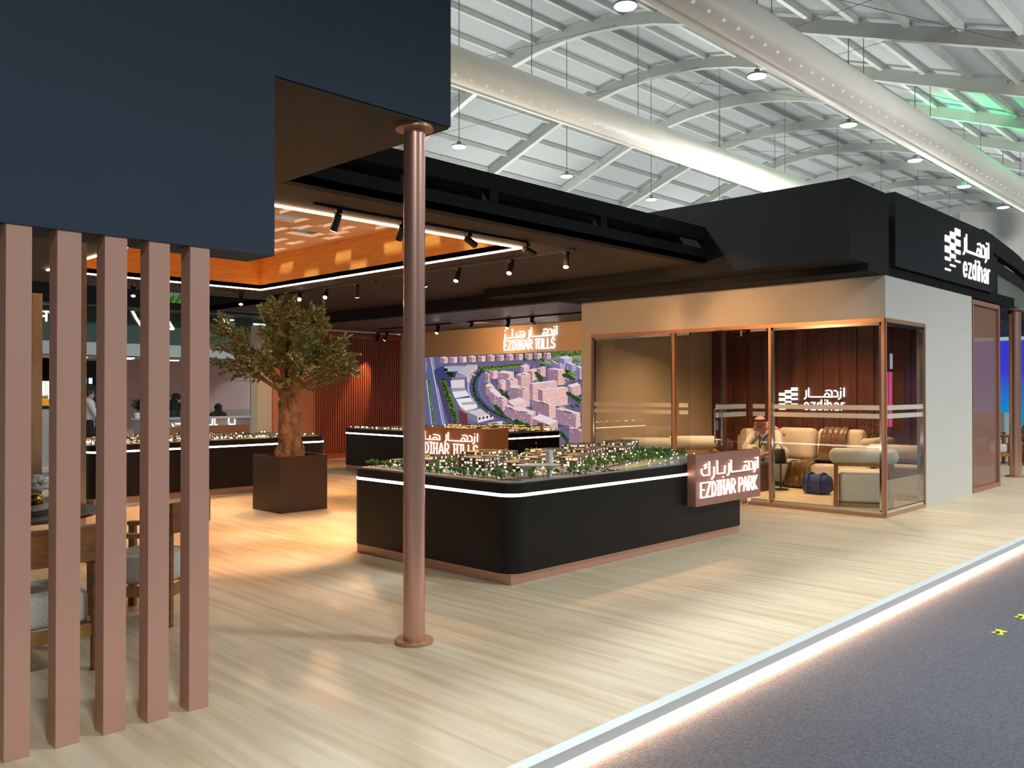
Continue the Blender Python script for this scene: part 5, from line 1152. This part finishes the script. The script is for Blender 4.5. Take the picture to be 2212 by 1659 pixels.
b = MB(t.location); b.rbox(6.16, 6.34, 20.29, 20.44, 1.27, 1.43, .02, 2); b.build('juice', mat('yellow_juice', (.75, .42, .02), .3, emit='#FFB400', es=.25), t)
b = MB(t.location); b.rbox(6.17, 6.33, 20.30, 20.43, 1.43, 1.5, .02, 2); b.build('lid', mat('steel_lid', (.5, .5, .5), .3, .6), t)
t = thing('lit_ribbed_panel', 'glowing ribbed panel behind the juice dispenser', 'light panel', (6.3, 22.2, 1.5)); b = MB(t.location)
for k in range(22): b.cyl((6.2 + k * .045, 22.2, .7), (6.2 + k * .045, 22.2, 1.83), .017, 8)
b.build('tubes', emis('ribbed_glow', (1, .87, .62), 2.6), t)
b = MB(t.location); b.box(6.15, 7.2, 22.23, 22.26, .7, 2.38); b.build('back_board', BLACK, t)
t = thing('wall_display', 'dark wall display with blue and white picture in the far stand', 'screen', (8.0, 23.3, 1.9)); b = MB(t.location); b.box(7.5, 8.9, 23.3, 23.4, 1.75, 2.3); b.build('frame', BLACKM, t)
b = MB(t.location); b.box(7.95, 8.16, 23.28, 23.3, 1.78, 1.93); b.box(8.22, 8.3, 23.28, 23.3, 1.78, 1.93); b.box(7.9, 8.15, 23.28, 23.3, 2.14, 2.17); b.build('picture', emis('display_blue', (.45, .7, 1), 2), t)
t = thing('notice_card', 'pinkish upright card on the front of the far counter', 'card', (10.0, 19.45, .8)); b = MB(t.location); b.box(9.92, 10.09, 19.44, 19.45, .64, .82); b.build('card', mat('pale_pink_card', (.65, .5, .46), .6), t)
def plant(x, y, z, h, label, seed, pot=True):
    r = random.Random(seed); t = thing('potted_plant', label, 'plant', (x, y, z)); b = MB(t.location)
    b.lathe([(.05, 0), (.07, .12), (.068, .13)], (x, y, z), 16); b.build('pot', WHITE, t, smooth='auto'); b = MB(t.location)
    for k in range(60):
        a = r.uniform(0, 6.28); p = Vector((x, y, z + .12 + r.uniform(0, h * .6))); d = Vector((math.cos(a), math.sin(a), r.uniform(.2, 1.4))).normalized() * r.uniform(.12, .26); s = d.cross(Vector((0, 0, 1))).normalized() * .028
        b.add([p, p + d * .5 + s, p + d, p + d * .5 - s], [(0, 1, 2), (0, 2, 3)])
    b.build('leaves', mat('dark_leaf', (.015, .06, .02), .5), t)
plant(8.02, 19.75, .97, .4, 'dark green potted plant on the left end of the far counter', 1); plant(11.05, 19.75, .97, .5, 'dark green potted plant on the right end of the far counter', 2)
plant(6.75, 20.1, .75, .35, 'small palm leaves by the curved counter in the first gap', 3)

# ================================================================== right end of the stand
arcp = [(15.55, 4.28), (16.5, 4.36), (17.4, 4.45), (18.3, 4.54), (19.2, 4.64), (20.1, 4.77), (21.2, 4.95), (22.4, 5.22), (23.6, 5.6)]
def band(z0, z1, off, m, nm, th=.12):
    b = MB(); a = [(x, y + off) for x, y in arcp]; c = [(x - .02, y + off + th) for x, y in arcp]; b.prism(a + c[::-1], z0, z1); return struct(b.build(nm, m))
band(3.03, 3.22, 0, DARK, 'canopy_curved_lower', .3); band(3.66, 3.86, 0, DARK, 'canopy_curved_middle'); band(3.98, 4.27, 0, DARK, 'canopy_curved_upper'); band(3.1, 4.2, .35, BLACK, 'canopy_curved_back', .05)
b = MB(); b.prism(arcp + [(26, 5.9), (26, 12), (15.6, 12)], 3.06, 3.1); struct(b.build('ceiling_right', SOFFIT))
SL = mat('pale_slats', (.55, .60, .54), .6)
b = MB()
for i in range(90):
    u = i / 90 * 8.1; s = 0; k = 0
    while k < 8:
        L_ = math.hypot(arcp[k + 1][0] - arcp[k][0], arcp[k + 1][1] - arcp[k][1])
        if s + L_ >= u: break
        s += L_; k += 1
    if k >= 8: break
    f_ = (u - s) / L_; x = arcp[k][0] + (arcp[k + 1][0] - arcp[k][0]) * f_; y = arcp[k][1] + (arcp[k + 1][1] - arcp[k][1]) * f_
    if i % 3 == 0: b.obox((x, y + .13, 3.44), (1, .25, 0), (-.25, 1, 0), (0, 0, 1), .035, .12, .22)
b.prism([(x, y + .25) for x, y in arcp] + [(x, y + .27) for x, y in arcp[::-1]], 3.22, 3.66); struct(b.build('canopy_slats', SL))
m = bpy.data.materials.new('blue_led_wall'); m.use_nodes = True; nt = m.node_tree; nt.nodes.clear(); N = nt.nodes.new
tc = N('ShaderNodeTexCoord'); sp = N('ShaderNodeSeparateXYZ'); cr = N('ShaderNodeValToRGB'); em = N('ShaderNodeEmission'); ou = N('ShaderNodeOutputMaterial'); em.inputs[1].default_value = .85
mr = N('ShaderNodeMapRange'); mr.inputs[1].default_value = -1.5; mr.inputs[2].default_value = 1.5
cr.color_ramp.elements[0].color = rgb('#009CD2'); cr.color_ramp.elements[0].position = .25; cr.color_ramp.elements[1].color = rgb('#3F3FD8'); cr.color_ramp.elements[1].position = .72
nt.links.new(tc.outputs['Object'], sp.inputs[0]); nt.links.new(sp.outputs[2], mr.inputs[0]); nt.links.new(mr.outputs[0], cr.inputs[0]); nt.links.new(cr.outputs[0], em.inputs[0]); nt.links.new(em.outputs[0], ou.inputs[0])
t = thing('blue_video_wall', 'fluted video wall glowing from violet to cyan at the right edge', 'video wall', (27.5, 7.5, 1.5)); b = MB(t.location)
n = 90; vs = []
for k in range(n + 1): y = 4 + 7 * k / n; x = 27.5 + .05 * math.sin(k * 1.9); vs += [(x, y, 0), (x, y, 3.03)]
b.add(vs, [(2 * k, 2 * k + 2, 2 * k + 3, 2 * k + 1) for k in range(n)]); b.build('lit_flutes', m, t)
b = MB(t.location); b.box(27.6, 27.7, 4, 11, -.1, 3.03); b.build('back_board', BLACK, t)
b = MB(); b.box(27.3, 27.7, 4, 11, 3.03, 3.42); struct(b.build('trim_5', mat('pale_trim', (.5, .55, .5), .6)))
b = MB(); b.box(27.28, 27.72, 4, 11, 3.42, 3.46); struct(b.build('trim_6', emis('teal_line', (.05, .5, .4), 1.0)))
b = MB(); b.box(27.2, 27.7, 4, 11, 3.46, 4.6); struct(b.build('wall_beyond', BLACK))
b = MB((23.8, 6.4, 0)); b.box(23.6, 24.2, 6.05, 7.0, 0, 1.05); tag(b.build('white_counter', mat('pale_blue_counter', (.45, .55, .58), .6)), 'plain pale counter before the blue video wall', 'counter')
b = MB((22, 7.6, 0)); b.box(20, 26, 7.8, 8.0, 0, 2.4); tag(b.build('low_partition', mat('sand_partition', (.42, .36, .26), .7)), 'sand coloured partition seen through the copper mesh', 'partition')
more_chair((20.45, 5.55, 0), math.radians(150), 'timber armchair seen left of the right column, nearer one')
more_chair((22.3, 6.1, 0), math.radians(170), 'timber armchair farther back before the blue video wall')
more_chair((18.2, 5.6, 0), math.radians(-60), 'timber armchair seen through the copper mesh screen')
more_chair((21.2, 5.05, 0), math.radians(60), 'timber armchair cut by the right edge of the photo')
t = thing('square_table', 'brown timber table seen through the copper mesh screen', 'table', (19.1, 6.0, 0)); b = MB(t.location); b.box(18.7, 19.5, 5.6, 6.4, .71, .75); b.build('tabletop', WOODD, t)
for x in (18.75, 19.45):
    for y in (5.65, 6.35): b = MB(t.location); b.box(x - .04, x + .04, y - .04, y + .04, 0, .71); b.build('leg', WOODD, t)
# stand across the aisle (seen mirrored in the glass)
t = thing('opposite_stand', 'maroon and pink stand across the aisle mirrored in the glass end pane', 'exhibition stand', (41, -6.6, -.1)); o = t.location
b = MB(o); b.box(36, 41.85, -6.9, -6.6, -.1, 3.87); b.build('wall', mat('maroon_wall', (.07, .008, .018), .5), t)
b = MB(o); b.box(39.1, 39.75, -6.6, -6.55, -.05, 2.46); b.box(39.95, 40.25, -6.6, -6.55, -.05, 2.46); b.build('pink_screens', emis('pink_glow', (1, .12, .35), 1.6), t)
b = MB(o); b.box(40.35, 41.7, -6.6, -6.56, -.1, 2.46); b.build('wood_panel', WOODD, t)
b = MB(o); b.box(42, 45, -6.9, -6.6, -.1, 2.8); b.build('violet_wall', mat('violet_wall', (.10, .09, .28), .6), t)
b = MB(o); b.box(40.1, 40.35, -6.6, -6.57, 2.6, 3.3); b.build('lit_poster', emis('poster_glow', (.7, .65, .9), 1.5), t)
# yellow and black tape crosses on the carpet
TY = mat('yellow_tape', (.62, .66, .02), .5); TK = mat('black_tape', (.02, .02, .02), .5)
for (x, y), lb in (((6.72, 1.76), 'nearer yellow and black tape cross on the grey carpet'), ((7.3, 1.76), 'farther yellow and black tape cross at the right photo edge')):
    t = thing('tape_cross', lb, 'tape mark', (x, y, -.1)); b = MB(t.location); b.obox((x, y, -.0985), (1, .35, 0), (-.35, 1, 0), (0, 0, 1), .075, .02, .001); b.obox((x, y, -.0975), (1, -.6, 0), (.6, 1, 0), (0, 0, 1), .06, .016, .001); b.build('yellow_strip', TY, t)
    b = MB(t.location); b.obox((x - .02, y + .005, -.0968), (1, .2, 0), (-.2, 1, 0), (0, 0, 1), .03, .012, .0006); b.build('black_strip', TK, t)
